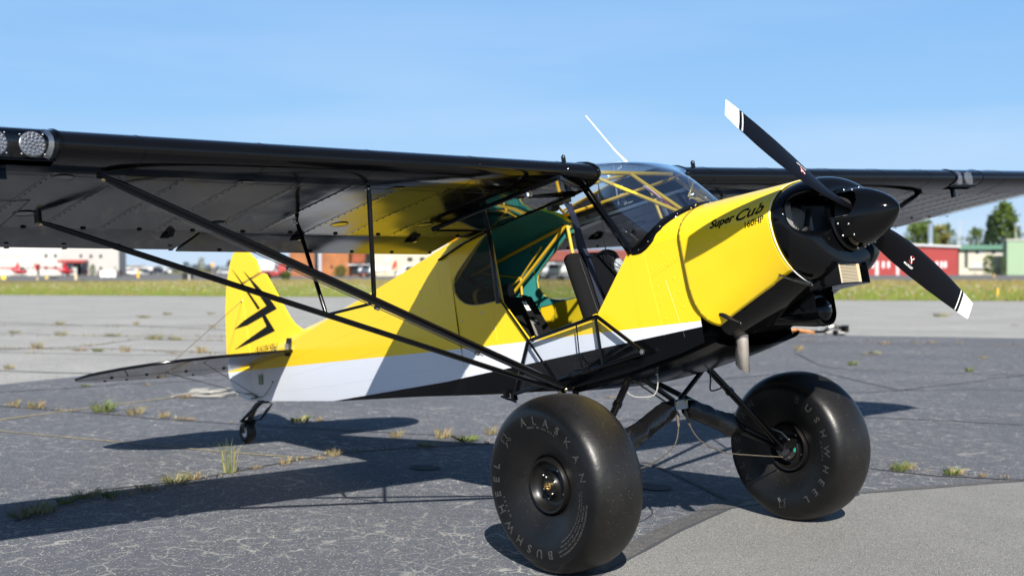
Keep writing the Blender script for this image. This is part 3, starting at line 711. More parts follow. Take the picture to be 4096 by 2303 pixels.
    for x, y in ((-.27, 2.50), (-1.02, 1.50), (-.96, 3.30), (-.275, 1.62), (-1.06, 2.24), (-.30, 3.36), (-.98, .92)):
        mb = MB(); pts = [wpt(x + .052 * cos(2 * pi * k / 24), s * (y + .052 * sin(2 * pi * k / 24)), lower_z(x) + .0005) for k in range(25)]; mb.tube(pts, .0020, 6, cap=False)
        mb.add([wpt(x + .05 * cos(2 * pi * k / 24), s * (y + .05 * sin(2 * pi * k / 24)), lower_z(x) + .0002) for k in range(24)], [tuple(range(24))])
        mb.obj('inspection_ring', m_wing, w_, recalc=False)
    # leading edge sheet joints
    mb = MB()
    for y in (.62, 1.25, 1.9, 2.5, 3.1, 4.2): mb.tube([wpt(x * 1.0, s * y, z) for x, z in list(reversed(UP[:6])) + LO[:5]], .0016, 5)
    mb.obj('sheet_joint', m_blk, w_)
    # root cuff trim and lifting lug
    mb = MB(); mb.tube([wpt(x, s * .384, z) for x, z in list(reversed(UP[:9])) + LO[:8]], .010, 8, sx=1, sy=1.2); mb.obj('root_seal', m_blk, w_, ang=60)
    mb = MB(); mb.prism([(-.085, .07), (-.085, .112), (-.10, .122), (-.115, .112), (-.115, .08)], s * .55 - .003, s * .55 + .003); mb.prism([(-.093 + .006 * cos(a), .108 + .006 * sin(a)) for a in (2 * pi * k / 10 for k in range(10))], s * .55 - .0035, s * .55 + .0035, mi=1)
    mb.obj('lifting_lug', [m_tube, m_alu], w_)
    # landing light bay: clear cover and two LED lamps
    y0, y1 = 3.465, 3.85
    prof = [(-.115, .082), (-.08, .073), (-.035, .051), (-.008, .025), (.0, .002), (-.008, -.023), (-.035, -.043), (-.075, -.058)]
    mb = MB(); mb.grid([[wpt(x + .004, s * y, z) for x, z in prof] for y in (y0, (y0 + y1) / 2, y1)], flip=(s > 0)); mb.obj('light_cover', m_glass, w_, ang=60)
    mb = MB()
    for yy in (y0, y1): mb.tube([wpt(x + .006, s * yy, z) for x, z in prof], .006, 6, sx=.5, sy=1.6)
    mb.tube([wpt(.000, s * (y0 + (y1 - y0) * k / 4), -.045 if 0 else -.047) for k in range(5)] if False else [wpt(-.075, s * y0, -.063), wpt(-.075, s * y1, -.063)], .004, 6)
    mb.add(*[[wpt(x - .002, s * (y0 + .028), z) for x, z in prof] + [wpt(x - .002, s * (y0 + .05), z * .8) for x, z in prof], [(i, i + 1, i + 9, i + 8) for i in range(7)]], 1)
    mb.obj('light_bezel', [m_blk, m_alu], w_)
    for i in range(2):
        cy = y0 + .100 + .155 * i
        mb = MB(); ce = wpt(-.050, s * cy, -.003); n_ = 28
        mb.rev([(.0, 0), (.004, .045), (.0, .054), (-.006, .054)], c=ce, ax='X', n=n_)
        lm = mb.obj('landing_lamp', mat('lamp_lens', (.16, .165, .18), .22, metal=.5), w_)
        mb = MB()
        for k, rr_ in ((1, 0), (6, .016), (12, .033), (16, .046)):
            for j in range(k): a = 2 * pi * j / k + k; mb.ball((ce[0] + .006, ce[1] + rr_ * cos(a), ce[2] + rr_ * sin(a)), (.005, .0048, .0048), 4, 6)
        mb.obj('led_cluster', mat('led_grey', (.26, .27, .30), .25, metal=.4), lm)
        mb = MB()
        for a in (.8, 2.4, 3.9, 5.5): mb.ball((ce[0] - .002, ce[1] + .066 * cos(a), ce[2] + .060 * sin(a)), .004, 4, 6)
        mb.obj('screw', m_steel, lm)
    mb = MB(); mb.box(wpt(-.17, s * 3.66, -.10), (.025, .03, .06)); mb.obj('tie_down_bracket', m_tube, w_)
    # pitot mast on the port side only / vent wire on the starboard side
    if s < 0:
        mb = MB(); mb.tube([wpt(-.70, s * 3.36, -.09), wpt(-1.00, s * 3.42, -.17), wpt(-1.2, s * 3.47, -.23)], .003, 6); mb.obj('fuel_drain_line', m_cable, w_)
    return w_
W1 = wing(-1); W2 = wing(1)
# ---- struts
def strut_set(s):
    f_lo, r_lo = Vector((-.545, s * .385, -1.172)), Vector((-.60, s * .385, -1.180)); f_up, r_up = Vector((-.205, s * 3.225, -.035)), Vector((-1.0, s * 3.22, -.055))
    for lo_, up_, c_, t_ in ((f_lo, f_up, .040, .42), (r_lo, r_up, .0275, .5)):
        mb = MB(); d = (up_ - lo_); fwd = Vector((1, 0, 0)); mb.tube([lo_, lo_ + d * .03, lo_ + d * .97, up_], [c_ * .5, c_, c_, c_ * .6], 16, sx=1, sy=t_, upv=(1, 0, 0))
        st = bp('wing_strut', mb, m_tube, ang=60)
        mb = MB(); mb.box(lo_ - d.normalized() * .01, (.05, .02, .03)); mb.ball(lo_ + Vector((.01, s * .012, -.008)), .013, 5, 8, mi=1); mb.ball(up_ + Vector((.0, s * -.01, -.012)), .012, 5, 8, mi=1); mb.box(up_ + Vector((0, 0, .012)), (.06, .016, .034))
        mb.obj('strut_fitting', [m_tube, m_brass], st)
    jf, jr = f_lo + (f_up - f_lo) * .488, r_lo + (r_up - r_lo) * .50
    wf, wr = Vector(wpt(-.25, s * 1.80, -.078)), Vector(wpt(-.98, s * 1.80, -.100))
    for a, b_, r in ((jf, wf, .013), (jr, wr, .012), (jf + Vector((-.02, 0, -.01)), jr, .008)):
        mb = MB(); d = b_ - a; mb.tube([a, a + d * .06, a + d * .93, b_], [r * .6, r, r, r * .7], 10); bp('jury_strut', mb, m_tube)
    mb = MB()
    for q in (jf, jr, wf, wr):
        for dx in (-.012, .014): mb.ball(q + Vector((dx, s * .012, .006 if q in (jf, jr) else -.01)), .007, 4, 8)
    bp('jury_bolt', mb, m_steel)
    mb = MB(); n_ = (f_up - f_lo).normalized()
    o_ = Vector((-.034, 0, -.018)); mb.tube([f_lo + (f_up - f_lo) * .22 + o_, f_lo + (f_up - f_lo) * .485 + o_, f_lo + (f_up - f_lo) * .86 + o_], .003, 6)
    for t in (.235, .475, .66): mb.tube([f_lo + (f_up - f_lo) * (t - .004) + o_, f_lo + (f_up - f_lo) * (t + .004) + o_], .012, 8)
    bp('strut_tie_line', mb, m_steel)
strut_set(-1); strut_set(1)
# ---- doors: upper half swung up under the wing, lower half folded down
ud = [Vector((-.145, -.395, -.062)), Vector((.16, -.86, -.085)), Vector((-.97, -.875, -.115)), Vector((-1.03, -.395, -.105))]
mb = MB()
for a, b_ in zip(ud, ud[1:] + ud[:1]): mb.tube([a, b_], .014, 8, sx=1, sy=1)
for x in (-.22, -.70): mb.tube([(x, -.395, -.082), (x, -.865, -.098)], .011, 8)
upd = bp('upper_door', mb, m_tube)
mb = MB(); n_ = Vector((0, 0, -.008)); mb.add([p + n_ for p in ud], [(0, 1, 2, 3)]); mb.obj('door_window', m_glass, upd, recalc=False)
mb = MB(); mb.tube([(-.10, -.86, -.10), (-.10, -.86, -.125)], .012, 8); mb.tube([(-.13, -.86, -.125), (-.07, -.86, -.125)], .006, 8); mb.obj('door_latch', m_steel, upd)
H1, H2, B2, B1 = Vector((-.800, -.405, -.850)), Vector((-.178, -.405, -.803)), Vector((.155, -.412, -1.062)), Vector((-.955, -.412, -1.140))
B1 = Vector((-.985, -.412, -1.150))
mb = MB()
for a, b_ in ((H1, H2), (H2, B2), (B2, B1), (B1, H1)): mb.tube([a, b_], .0115, 8)
mb.tube([H1 + Vector((.012, 0, -.01)), (-.60, -.41, -1.125)], .007, 8); mb.tube([(-.187, -.408, -.81), (-.187, -.41, -1.078)], .0095, 8)
mb.tube([(-.350, -.412, -.825), (-.365, -.412, -1.03)], .004, 8)
lod = bp('lower_door', mb, m_tube)
mb = MB(); mb.add([H1, H2, B2, B1], [(0, 1, 2, 3)]); mb.v = [(a, b_ + .009, c_) for a, b_, c_ in mb.v]; mb.obj('door_window', m_glass, lod, recalc=False)
mb = MB(); mb.tube([(-.36, -.418, -1.02), (-.342, -.424, -1.06), (-.335, -.424, -1.10)], .005, 8); mb.tube(catm([(-.33, -.42, -1.05), (-.30, -.425, -1.06), (-.295, -.425, -1.085), (-.315, -.42, -1.10)], 4), .004, 8); mb.tube([(-.36, -.42, -1.085), (-.42, -.42, -1.083), (-.50, -.42, -1.115)], .003, 6); mb.obj('latch_handle', m_tube, lod)
mb = MB(); mb.rev([(-.006, 0), (-.006, .014), (.006, .014), (.006, 0)], c=(.15, -.424, -1.055), ax='Y', n=12); mb.ball((.155, -.430, -1.06), .006, 4, 8); mb.obj('latch_bolt', m_steel, lod)
mb = MB()
for x in (-.77, -.21): mb.tube([(x - .012, -.386, -.836 if x < -.5 else -.795), (x + .012, -.386, -.834 if x < -.5 else -.793)], .008, 8)
mb.obj('hinge', m_yel, lod)
mb = MB(); mb.tube([(-1.055, -.384, -.575), (-1.035, -.386, -.15), (-1.07, -.386, -.03)], .014, 8, sx=1.3, sy=.8); mb.tube([(-1.035, -.378, -.556), (-.825, -.378, -.846)], .007, 6, mi=0); bp('door_post', mb, m_tube)
mb = MB()
for x, z in ((-1.10, -1.14), (-1.03, -1.165)): mb.box((x, -.385, z), (.03, .03, .05)); mb.tube([(x - .03, -.40, z - .01), (x + .04, -.41, z - .035)], .008, 8)
bp('step_fitting', mb, m_tube)
# wing root fairing strip along the fuselage
mb = MB(); mb.tube([(-1.06, -.383, -.115), (-1.3, -.383, -.135), (-1.60, -.372, -.185)], .016, 8, sx=.5, sy=1); mb.tube([(-1.06, .383, -.115), (-1.3, .383, -.135), (-1.60, .372, -.185)], .016, 8, sx=.5, sy=1)
bp('root_fairing', mb, m_tube)
# ---- tail
RUD = [(-5.054, .556), (-5.13, .48), (-5.20, .37), (-5.26, .25), (-5.31, .10), (-5.349, -.085), (-5.386, -.286), (-5.395, -.463), (-5.379, -.55), (-5.313, -.643), (-5.184, -.715), (-5.05, -.758), (-4.912, -.774), (-4.899, -.721), (-4.935, -.497), (-4.951, -.204), (-4.966, .133), (-4.975, .278), (-4.60, .312), (-4.66, .43), (-4.78, .53), (-4.90, .575), (-4.99, .58)]
mb = MB(); mb.prism(RUD, -.012, .012); ru = bp('rudder', mb, m_liv, tri=True); md = ru.modifiers.new('b', 'BEVEL'); md.width = .008; md.segments = 2; md.limit_method = 'ANGLE'
FIN = [(-4.945, -.45), (-4.942, -.204), (-4.957, .133), (-4.960, .262), (-4.575, .296), (-4.52, .277), (-4.37, .066), (-4.216, -.150), (-4.14, -.225), (-4.054, -.272), (-3.98, -.30), (-4.2, -.40)]
mb = MB(); mb.prism(FIN, -.011, .011); fi = bp('fin', mb, m_liv, tri=True); md = fi.modifiers.new('b', 'BEVEL'); md.width = .006; md.segments = 2; md.limit_method = 'ANGLE'
mb = MB(); mb.tube([(-4.965, 0, .278), (-4.60, 0, .308)], .004, 6); mb.obj('gap_seal', m_alu, fi)
mk = [[(-5.081, .429), (-4.956, .285), (-4.714, .003), (-4.676, .010), (-4.928, .280)],
      [(-4.890, .370), (-4.667, .189), (-4.471, .038), (-4.393, -.048), (-4.948, -.079), (-5.172, -.096), (-4.969, -.048), (-4.556, .005), (-4.622, .092), (-4.772, .271)],
      [(-4.655, -.070), (-4.594, -.070), (-4.470, -.223), (-4.951, -.260), (-5.212, -.276), (-4.956, -.224), (-4.599, -.164)]]
mk[1] = [(-4.880, .372), (-4.660, .195), (-4.480, .045), (-4.393, -.045), (-4.945, -.100), (-5.172, -.098), (-4.965, -.048), (-4.556, .008), (-4.640, .100), (-4.775, .262)]
for poly in mk:
    mb = MB(); mb.prism(poly, -.0150, -.0125); mb.prism(poly, .0125, .0150); mb.obj('painted_mark', m_kprt, fi, tri=True, smooth=False)
mb = MB(); v, f = text_mesh('N6069H', .098, 0, .0005, 1.05); W_ = max(a.x for a in v); x0, z0, x1, z1 = -4.73, -.385, -4.34, -.410
mb.add([(lambda X, Z: (X, -.026 - max(0, -.295 - Z) * .66 - .014, Z))(x0 + (x1 - x0) * a.x / W_, z0 + (z1 - z0) * a.x / W_ + a.y) for a in v], f); mb.obj('registration_lettering', m_kprt, fus, smooth=False, recalc=False, weld=False)
mb = MB(); mb.prism([(-4.115, -.335), (-4.02, -.350), (-4.10, -.490), (-4.195, -.475)], -.118, -.112)
mb.v = [(x, -hw(x) - .0125 + (.004 if y > -.115 else 0), z) for x, y, z in mb.v]; mb.box((-4.10, -.135, -.42), (.03, .02, .07), mi=1); mb.obj('trim_slot', [m_dull, m_alu], fus)
mb = MB(); mb.prism([(-4.78, -.56), (-4.70, -.565), (-4.71, -.65), (-4.79, -.645)], -.070, -.066); mb.v = [(x, -hw(x) - .012 + (.003 if y > -.068 else 0), z) for x, y, z in mb.v]; mb.obj('inspection_window', mat('old_plexiglass', (.10, .14, .08), .3), fus)
STB = [(-4.04, .09), (-4.045, .40), (-4.06, .75), (-4.13, 1.05), (-4.24, 1.25), (-4.40, 1.42), (-4.58, 1.53), (-4.74, 1.585), (-4.90, 1.60), (-4.905, .03), (-4.86, .03), (-4.3, .09)]
ELV = [(-4.915, .03), (-4.915, 1.60), (-5.02, 1.56), (-5.13, 1.42), (-5.22, 1.20), (-5.30, .95), (-5.36, .65), (-5.38, .35), (-5.34, .18), (-5.22, .07)]
for s in (-1, 1):
    for nm, poly in (('stabilizer', STB), ('elevator', ELV)):
        mb = MB(); mb.prism([(a, s * b_) for a, b_ in poly], -.462, -.438, ax='Z'); o = bp(nm, mb, m_wing, tri=True)
        md = o.modifiers.new('b', 'BEVEL'); md.width = .010; md.segments = 3; md.limit_method = 'ANGLE'
    for a, b_ in (((-4.86, s * .88, -.455), (-4.86, s * .03, -.745)), ((-4.86, s * .88, -.445), (-4.965, s * .015, .125)), ((-4.3, s * .80, -.455), (-4.86, s * .03, -.745))):
        mb = MB(); mb.tube([a, b_], .0028, 6); bp('bracing_wire', mb, m_cable)
mb = MB()
for y in (-.3, -.65, -1.0, -1.3): mb.ball((-4.912, y, -.467), (.02, .014, .006), 4, 8)
for y in (-.4, -.75, -1.05, -1.25): mb.ball((-5.30 + (abs(y) - .4) * .15, y, -.464), (.014, .014, .005), 4, 8)
mb.tube([(-4.45, -1.38, -.464), (-4.91, -1.16, -.464)], .004, 6)
bp('elevator_hinge', mb, m_dull)
mb = MB(); mb.ball((-4.905, -.045, -.475), .014, 5, 8); mb.ball((-4.13, -.13, -.445), .012, 5, 8); mb.ball((-4.965, -.02, .125), .010, 5, 8); bp('tail_bolt', mb, m_steel)
mb = MB(); mb.tube([(-4.905, -.022, -.5), (-4.895, -.022, -.74)], .009, 6); mb.tube(catm([(-4.86, -.05, -.745), (-4.70, -.07, -.752), (-4.52, -.10, -.70), (-4.437, -.112, -.66)], 5), .003, 6, mi=1); mb.ball((-4.437, -.114, -.66), .01, 4, 8, mi=1)
mb.box((-4.90, -.03, -.745), (.10, .06, .012), mi=1); mb.tube([(-5.05, -.055, -.69), (-4.95, -.05, -.70), (-4.88, -.03, -.735)], .005, 6, mi=1); bp('rudder_horn', mb, [m_white, m_cable])
# tail wheel (world upright)
def wp(name, mb, mats, par=PL, **k): return mb.obj(name, mats, par, **k)
TWX = -4.91; TS = Matrix.Translation((.07, 0, 0))
mb = MB(); strap(mb, [(-4.57, 0, .395), (-4.66, 0, .385), (-4.76, 0, .34), (-4.83, 0, .27), (-4.865, 0, .225)], .045, .012); spg = wp('tail_spring', mb, m_tube); spg.matrix_local = TS
mb = MB(); mb.tube([(-4.865, 0, .24), (-4.885, 0, .19)], .022, 10); mb.tube([(-4.88, -.045, .20), (-4.88, .045, .20)], .014, 8)
for s in (-1, 1): strap(mb, [(-4.88, s * .05, .205), (-4.90, s * .056, .16), (-4.895, s * .056, .095)], .04, .004, (1, 0, 0))
for s in (-1, 1): mb.tube([(-4.60, s * .07, .37), (-4.70, s * .08, .31), (-4.84, s * .09, .22), (-4.89, s * .09, .20)], [.004, .014, .013, .004], 8); mb.tube([(-4.60, s * .07, .37), (-4.66, s * .03, .40)], .004, 6)
mb.tube([(-4.89, -.09, .20), (-4.89, .09, .20)], .006, 6)
fk = wp('tail_wheel_fork', mb, m_rim); fk.matrix_local = TS
mb = MB(); mb.rev([(-.034, .045), (-.042, .06), (-.040, .085), (-.026, .101), (0, .106), (.026, .101), (.040, .085), (.042, .06), (.034, .045)], c=(TWX + .07, 0, .104), n=32)
tw = wp('tail_wheel', mb, m_rub); mb = MB(); mb.rev([(-.036, 0), (-.034, .048), (.034, .048), (.036, 0)], c=(TWX + .07, 0, .104), n=20); mb.obj('rim', m_ring, tw)
# ---- main wheels
def wheel(center, camb, yaw, near_):
    Mw = Matrix.Translation(center) @ Matrix.Rotation(yaw, 4, 'Z') @ Matrix.Rotation(camb, 4, 'X')
    Mi = Mw.inverted()
    half = [(.085, .150), (.098, .152), (.108, .166), (.124, .196), (.143, .236), (.158, .275), (.168, .310), (.1730, .342), (.1715, .372), (.160, .403), (.135, .427), (.095, .444), (.048, .4525), (0, .4545)]
    pr2 = catm([(a, b_, 0) for a, b_ in half], 4); half2 = [(p.x, p.y) for p in pr2]
    prof = [(-a, b_) for a, b_ in half2] + [(a, b_) for a, b_ in reversed(half2[:-1])]
    mb = MB(); mb.rev(prof, n=120)
    vs = []
    for v in mb.v:
        q = Mw @ Vector(v)
        if q.z < .045:
            k = (.045 - q.z); d = Mw @ Vector((v[0], 0, v[2]))
            q.z = max(q.z, .003); ax = (Mw.to_3x3() @ Vector((0, 1, 0))); q += ax * (1 if v[1] > 0 else -1) * min(.022, k * .45)
        vs.append(tuple(Mi @ q))
    mb.v = vs
    # rim
    r = MB(); r.rev([(-.100, .0), (-.100, .050), (-.085, .060), (-.070, .085), (-.075, .105), (-.100, .120), (-.118, .128), (-.120, .138), (-.108, .144), (-.09, .148), (.09, .148), (.108, .144), (.118, .13), (.08, .11), (.08, 0)], n=48)
    hub = r.obj('main_wheel', m_rim, PL, ang=50); hub.matrix_local = Mw
    mb.obj('tyre', m_rub, hub, ang=80)
    r = MB()
    for k in range(4):
        for rr_, a0 in ((.045, .5), (.085, 1.1)): a = a0 + k * pi / 2; r.ball((rr_ * cos(a), -.102 if rr_ < .05 else -.074, rr_ * sin(a)), .0065, 5, 8)
    r.obj('wheel_bolt', m_steel, hub)
    r = MB(); r.rev([(-.095, .023), (-.114, .023), (-.118, .018), (-.112, .013), (-.106, .012), (-.106, 0)], n=24); r.tube([(0, -.108, 0), (0, -.132, 0)], .008, 8); r.obj('axle_nut', m_brass, hub)
    def ax_at(rad):      # outboard face of the sidewall at a radius
        for (a, b_), (c_, d_) in zip(half2, half2[1:]):
            if b_ <= rad <= d_: return a + (c_ - a) * (rad - b_) / (d_ - b_ + 1e-9)
        return .17
    lt = MB()
    sm = MB()
    def arc(body, size, rad, a0, depth=.0030, off=.0002, sp=1.25, a1=None):
        wds = []; 
        for ch in body:
            if ch == ' ': wds.append((None, size * .4)); continue
            v, f = text_mesh(ch, size, 0, off); wds.append(((v, f), max(p.x for p in v)))
        tot = sum(w__ * 1.0 for _, w__ in wds); gap = size * .22 * sp
        if a1 is not None: gap = ((a0 - a1) * rad - tot) / max(1, len(body) - 1)
        u = 0
        for g_, w__ in wds:
            if g_:
                v, f = g_; out = []; low_ = []
                for p in v:
                    th_ = a0 - (u + p.x) / rad; rr_ = rad + p.y; out.append((rr_ * cos(th_), -(ax_at(rr_) + depth), rr_ * sin(th_))); low_.append((rr_ * cos(th_), -(ax_at(rr_) - .001), rr_ * sin(th_)))
                n_ = len(v); ed = {}
                for q in f:
                    for i in range(len(q)):
                        e = (q[i], q[(i + 1) % len(q)]); ed[e] = ed.get(e, 0) + 1
                sidef = [(a, b_, b_ + n_, a + n_) for (a, b_) in ed if (b_, a) not in ed]
                (lt if size > .03 else sm).add(out + low_, list(f) + sidef)
            u += w__ + gap
    R_ = radians
    if near_:
        arc('ALASKAN', .060, .318, R_(112), a1=R_(12), off=.0006); arc('BUSHWHEEL', .060, .318, R_(-75), a1=R_(-195), off=.0006)
        arc('MADE IN THE U.S.A.', .016, .298, R_(105)); arc('35 X 15 X 6', .014, .296, R_(-142))
        arc('MANUFACTURED BY ALASKA TIRE AND RUBBER CO', .014, .350, R_(-6), a1=R_(-66)); arc('P/C 35AM06  TYPE III AIRCRAFT TIRE  TSO C62D', .013, .330, R_(-8), a1=R_(-66))
        arc('4 PLY RATED NYLON CORD  MAX 12 LBS PSI', .012, .310, R_(4), a1=R_(-62)); arc('STATIC LOAD RATING ON GROUND 70 MPH MAX', .012, .290, R_(2), a1=R_(-60))
        cx_, ca = .352, R_(138)
    else:
        arc('BUSHWHEEL', .060, .318, R_(70), a1=R_(-60), off=.0006); arc('ALASKAN', .060, .318, R_(222), a1=R_(128), off=.0006); arc('35 X 15 X 6', .014, .296, R_(15))
        cx_, ca = .352, R_(-92)
    ak = [(-.030, .022), (.008, .030), (.012, -.004), (.030, -.022), (.022, -.028), (.004, -.010), (-.012, -.014), (-.040, -.034), (-.022, -.012), (-.032, -.002), (-.024, .008), (-.034, .014), (-.030, .022)]
    pts = []
    for a, b_ in ak:
        th_ = ca - a / cx_ if 0 else ca - a / .35; rr_ = .332 + b_; pts.append((rr_ * cos(th_), -(ax_at(rr_) + .001), rr_ * sin(th_)))
    lt.tube(pts, .0018, 5)
    m_let = mat('tyre_lettering', (.035, .035, .035), .30)
    lt.obj('raised_letter', m_let, hub, smooth=False, recalc=False, weld=False); tag(sm.obj('small_raised_lettering', m_let, hub, smooth=False, recalc=False, weld=False), kind='stuff')
    lt = MB()
    for s__ in (-1, 1): lt.tube([(.4500 * cos(2 * pi * k / 90), s__ * .055, .4500 * sin(2 * pi * k / 90)) for k in range(15, 62)], .0012, 4)
    lt.obj('mould_line', m_rub, hub)
    return Mw, hub
MWn, wn = wheel(Vector((.425, -1.045, .448)), .05, -.01, True); MWf, wf_ = wheel(Vector((.375, .965, .448)), .05, -.012, False)
# brakes, inboard side
for Mw, s in ((MWn, 1), (MWf, -1)):
    mb = MB(); mb.rev([(s * .120, .03), (s * .120, .074), (s * .128, .074), (s * .128, .03)], n=32); mb.rev([(s * .08, 0), (s * .08, .05), (s * .15, .045), (s * .15, 0)], n=20)
    br = mb.obj('brake_disc', mat('brake_disc', (.09, .09, .095), .35, metal=.8), PL); br.matrix_local = Mw
    mb = MB(); mb.box((.05, s * .135, .035), (.05, .045, .05)); mb.tube([(.05, s * .15, .055), (.0, s * .16, .10), (-.08, s * .15, .115)], .005, 8, mi=1)
    for a in (.2, .9, 2, 3, 4, 5.2): mb.ball((.06 * cos(a), s * .134, .06 * sin(a)), .006, 4, 8, mi=2)
    mb.box((.070, s * .131, .0), (.01, .006, .03), mi=3)
    mb.obj('brake_caliper', [m_rim, m_hose, m_brass, mat('green_tag', (.02, .30, .20), .5)], br)
# ---- landing gear legs
def w2b(p): return MBI @ Vector(p)
an = w2b(MWn @ Vector((-.01, .155, .01))); af = w2b(MWf @ Vector((-.01, -.155, .01)))
ctr = Vector((-.045, 0, -1.365))
for s, ax_ in ((-1, an), (1, af)):
    ff = Vector((-.065, s * .318, -1.158)); rf = Vector((-.52, s * .34, -1.20))
    mb = MB(); mb.tube([ff, ax_], .0215, 14, sx=1.15, sy=.85, upv=(1, 0, 0)); lg = bp('gear_leg', mb, m_tube)
    mb = MB(); d = ax_ - ff; mb.tube([ff + d * .30, ff + d * .33], .0265, 14); mb.box(ff + Vector((.0, 0, .012)), (.07, .04, .05)); mb.obj('leg_collar', m_tube, lg)
    mb = MB(); mb.ball(ff + Vector((.05, s * -.02, .0)), .018, 6, 10); mb.tube([ff + Vector((.02, s * -.02, 0)), ff + Vector((.06, s * -.02, .0))], .012, 8); mb.obj('gear_bolt', m_brass, lg)
    mb = MB(); mb.tube([rf, ax_ + Vector((-.02, 0, .01))], .0175, 14, sx=1.2, sy=.9, upv=(1, 0, 0)); bp('gear_leg', mb, m_tube)
    mb = MB(); mb.tube([rf, ff + Vector((0, 0, -.02))], .010, 8); bp('gear_drag_tube', mb, m_tube)
    mb = MB(); mb.tube([ff + Vector((.02, s * -.02, -.005)), ctr + Vector((0, s * .03, .03))], .0145, 12); bp('cabane_strut', mb, m_tube)
    # shock strut with laced vinyl cover
    c0 = ctr + Vector((0, s * .05, -.01)); d = (ax_ - c0); 
    mb = MB(); mb.tube([c0, ax_ + Vector((0, 0, -.015))], .016, 12); sh = bp('shock_strut', mb, m_tube)
    mb = MB(); rows = []; dn = d.normalized(); u = (Vector((1, 0, 0)) - dn * dn.x).normalized(); v_ = dn.cross(u)
    random.seed(3 + s)
    for i in range(22):
        t = .02 + .57 * i / 21; e = [.040, .050, .053][min(i, 2)] if i < 17 else [.050, .046, .040, .032, .024][i - 17]
        row = []
        for k in range(28):
            a = 2 * pi * k / 28; wob = .006 * noise.noise(Vector((cos(a) * 1.5, sin(a) * 1.5, i * .35 + s * 9))) * (1 + 1.2 * (i > 13)); rr_ = e + wob
            row.append(c0 + d * t + u * (rr_ * cos(a)) + v_ * (rr_ * sin(a) * (1.18 if i > 13 else 1.1)))
        rows.append(row)
    mb.grid(rows, closev=True); mb.obj('shock_cover', m_vinyl, sh, ang=80)
    # safety cable and brake hose
    mb = MB(); q0 = ctr + Vector((.02, s * .035, -.055)); mid = ctr + d * .33 + Vector((.02, 0, -.20)); en = ctr + d * .62 + Vector((.02, 0, -.145))
    mb.tube(catm([q0, q0 + Vector((.005, s * .02, -.09)), q0 + Vector((.01, s * .085, -.175)), mid + Vector((0, s * .03, -.0)), en, ax_ + Vector((.02, s * -.03, -.06))], 8), .0038, 8)
    mb.tube([q0, q0 + Vector((.004, s * .012, -.07))], .0085, 8); mb.tube(catm([q0 + Vector((0, -.012, -.01)), q0 + Vector((0, 0, .018)), q0 + Vector((0, .012, -.01)), q0 + Vector((0, 0, -.04))], 5), .0045, 6)
    bp('safety_cable', mb, m_cable)
    mb = MB(); mb.tube([ff + Vector((-.02, s * -.02, -.03)), c0 + Vector((-.03, s * .02, .04))], .005, 8)
    for t in (.1, .16, .80, .86): p = ff.lerp(c0, t) + Vector((-.02, 0, -.01)); mb.tube([p, p + (c0 - ff) * .05], .009, 8)
    bp('safety_cable', mb, m_cable)
    mb = MB(); q = Vector((.085, s * .27, -1.135)) if s < 0 else Vector((.0, s * .27, -1.15)); l1 = ff + (ax_ - ff) * .16
    mb.tube(catm([q, q + Vector((0, 0, -.09)), q + Vector((-.03, s * .02, -.16)), l1 + Vector((.05, s * -.02, -.05)), l1], 7), .0048, 8); mb.tube([q, q + Vector((0, 0, -.05))], .009, 8)
    bp('brake_hose', mb, m_hose if s < 0 else m_dull)
mb = MB(); mb.box(ctr + Vector((.028, 0, -.004)), (.008, .105, .052)); mb.box(ctr + Vector((0, 0, 0)), (.05, .10, .06), mi=1)
for y in (-.04, .04): mb.ball(ctr + Vector((.033, y, .012)), .010, 5, 8, mi=2)
bp('cabane_plate', mb, [mat('plate_grey', (.30, .28, .25), .45, metal=.5), m_tube, m_brass])
# ---- propeller and spinner
PC = Vector((1.365, 0, -.580)); PH = radians(30.6)
mb = MB(); prof = [(1.318, .0), (1.318, .152), (1.33, .153), (1.40, .145), (1.46, .126), (1.52, .094), (1.56, .064), (1.585, .038), (1.60, .016), (1.606, 0)]
P3 = catm([(a, b_, 0) for a, b_ in prof], 12); rows = []
er = Vector((0, -cos(PH), sin(PH)))
NA = 360
for k in range(NA):
    a = 2 * pi * k / NA; rows.append([Vector((p.x, p.y * cos(a), PC.z + p.y * sin(a))) for p in P3])
sp = MB(); nP = len(P3)
for r_ in rows: sp.v += [tuple(p) for p in r_]
for k in range(NA):
    for j in range(nP - 1):
        q = [k * nP + j, k * nP + j + 1, ((k + 1) % NA) * nP + j + 1, ((k + 1) % NA) * nP + j]
        c_ = sum((Vector(sp.v[i]) for i in q), Vector()) / 4; rv = Vector((0, c_.y, c_.z - PC.z)); al = rv.dot(er); tg = (rv - er * al).length
        if rv.length > .08 and abs(al) > .08 and c_.x > 1.3195 and ((c_.x < 1.392 and tg < .072) or (c_.x >= 1.392 and ((c_.x - 1.392) / .052) ** 2 + (tg / .072) ** 2 < 1)): continue
        sp.f.append(tuple(q)); sp.m.append(0)
spo_name = 'spinner'
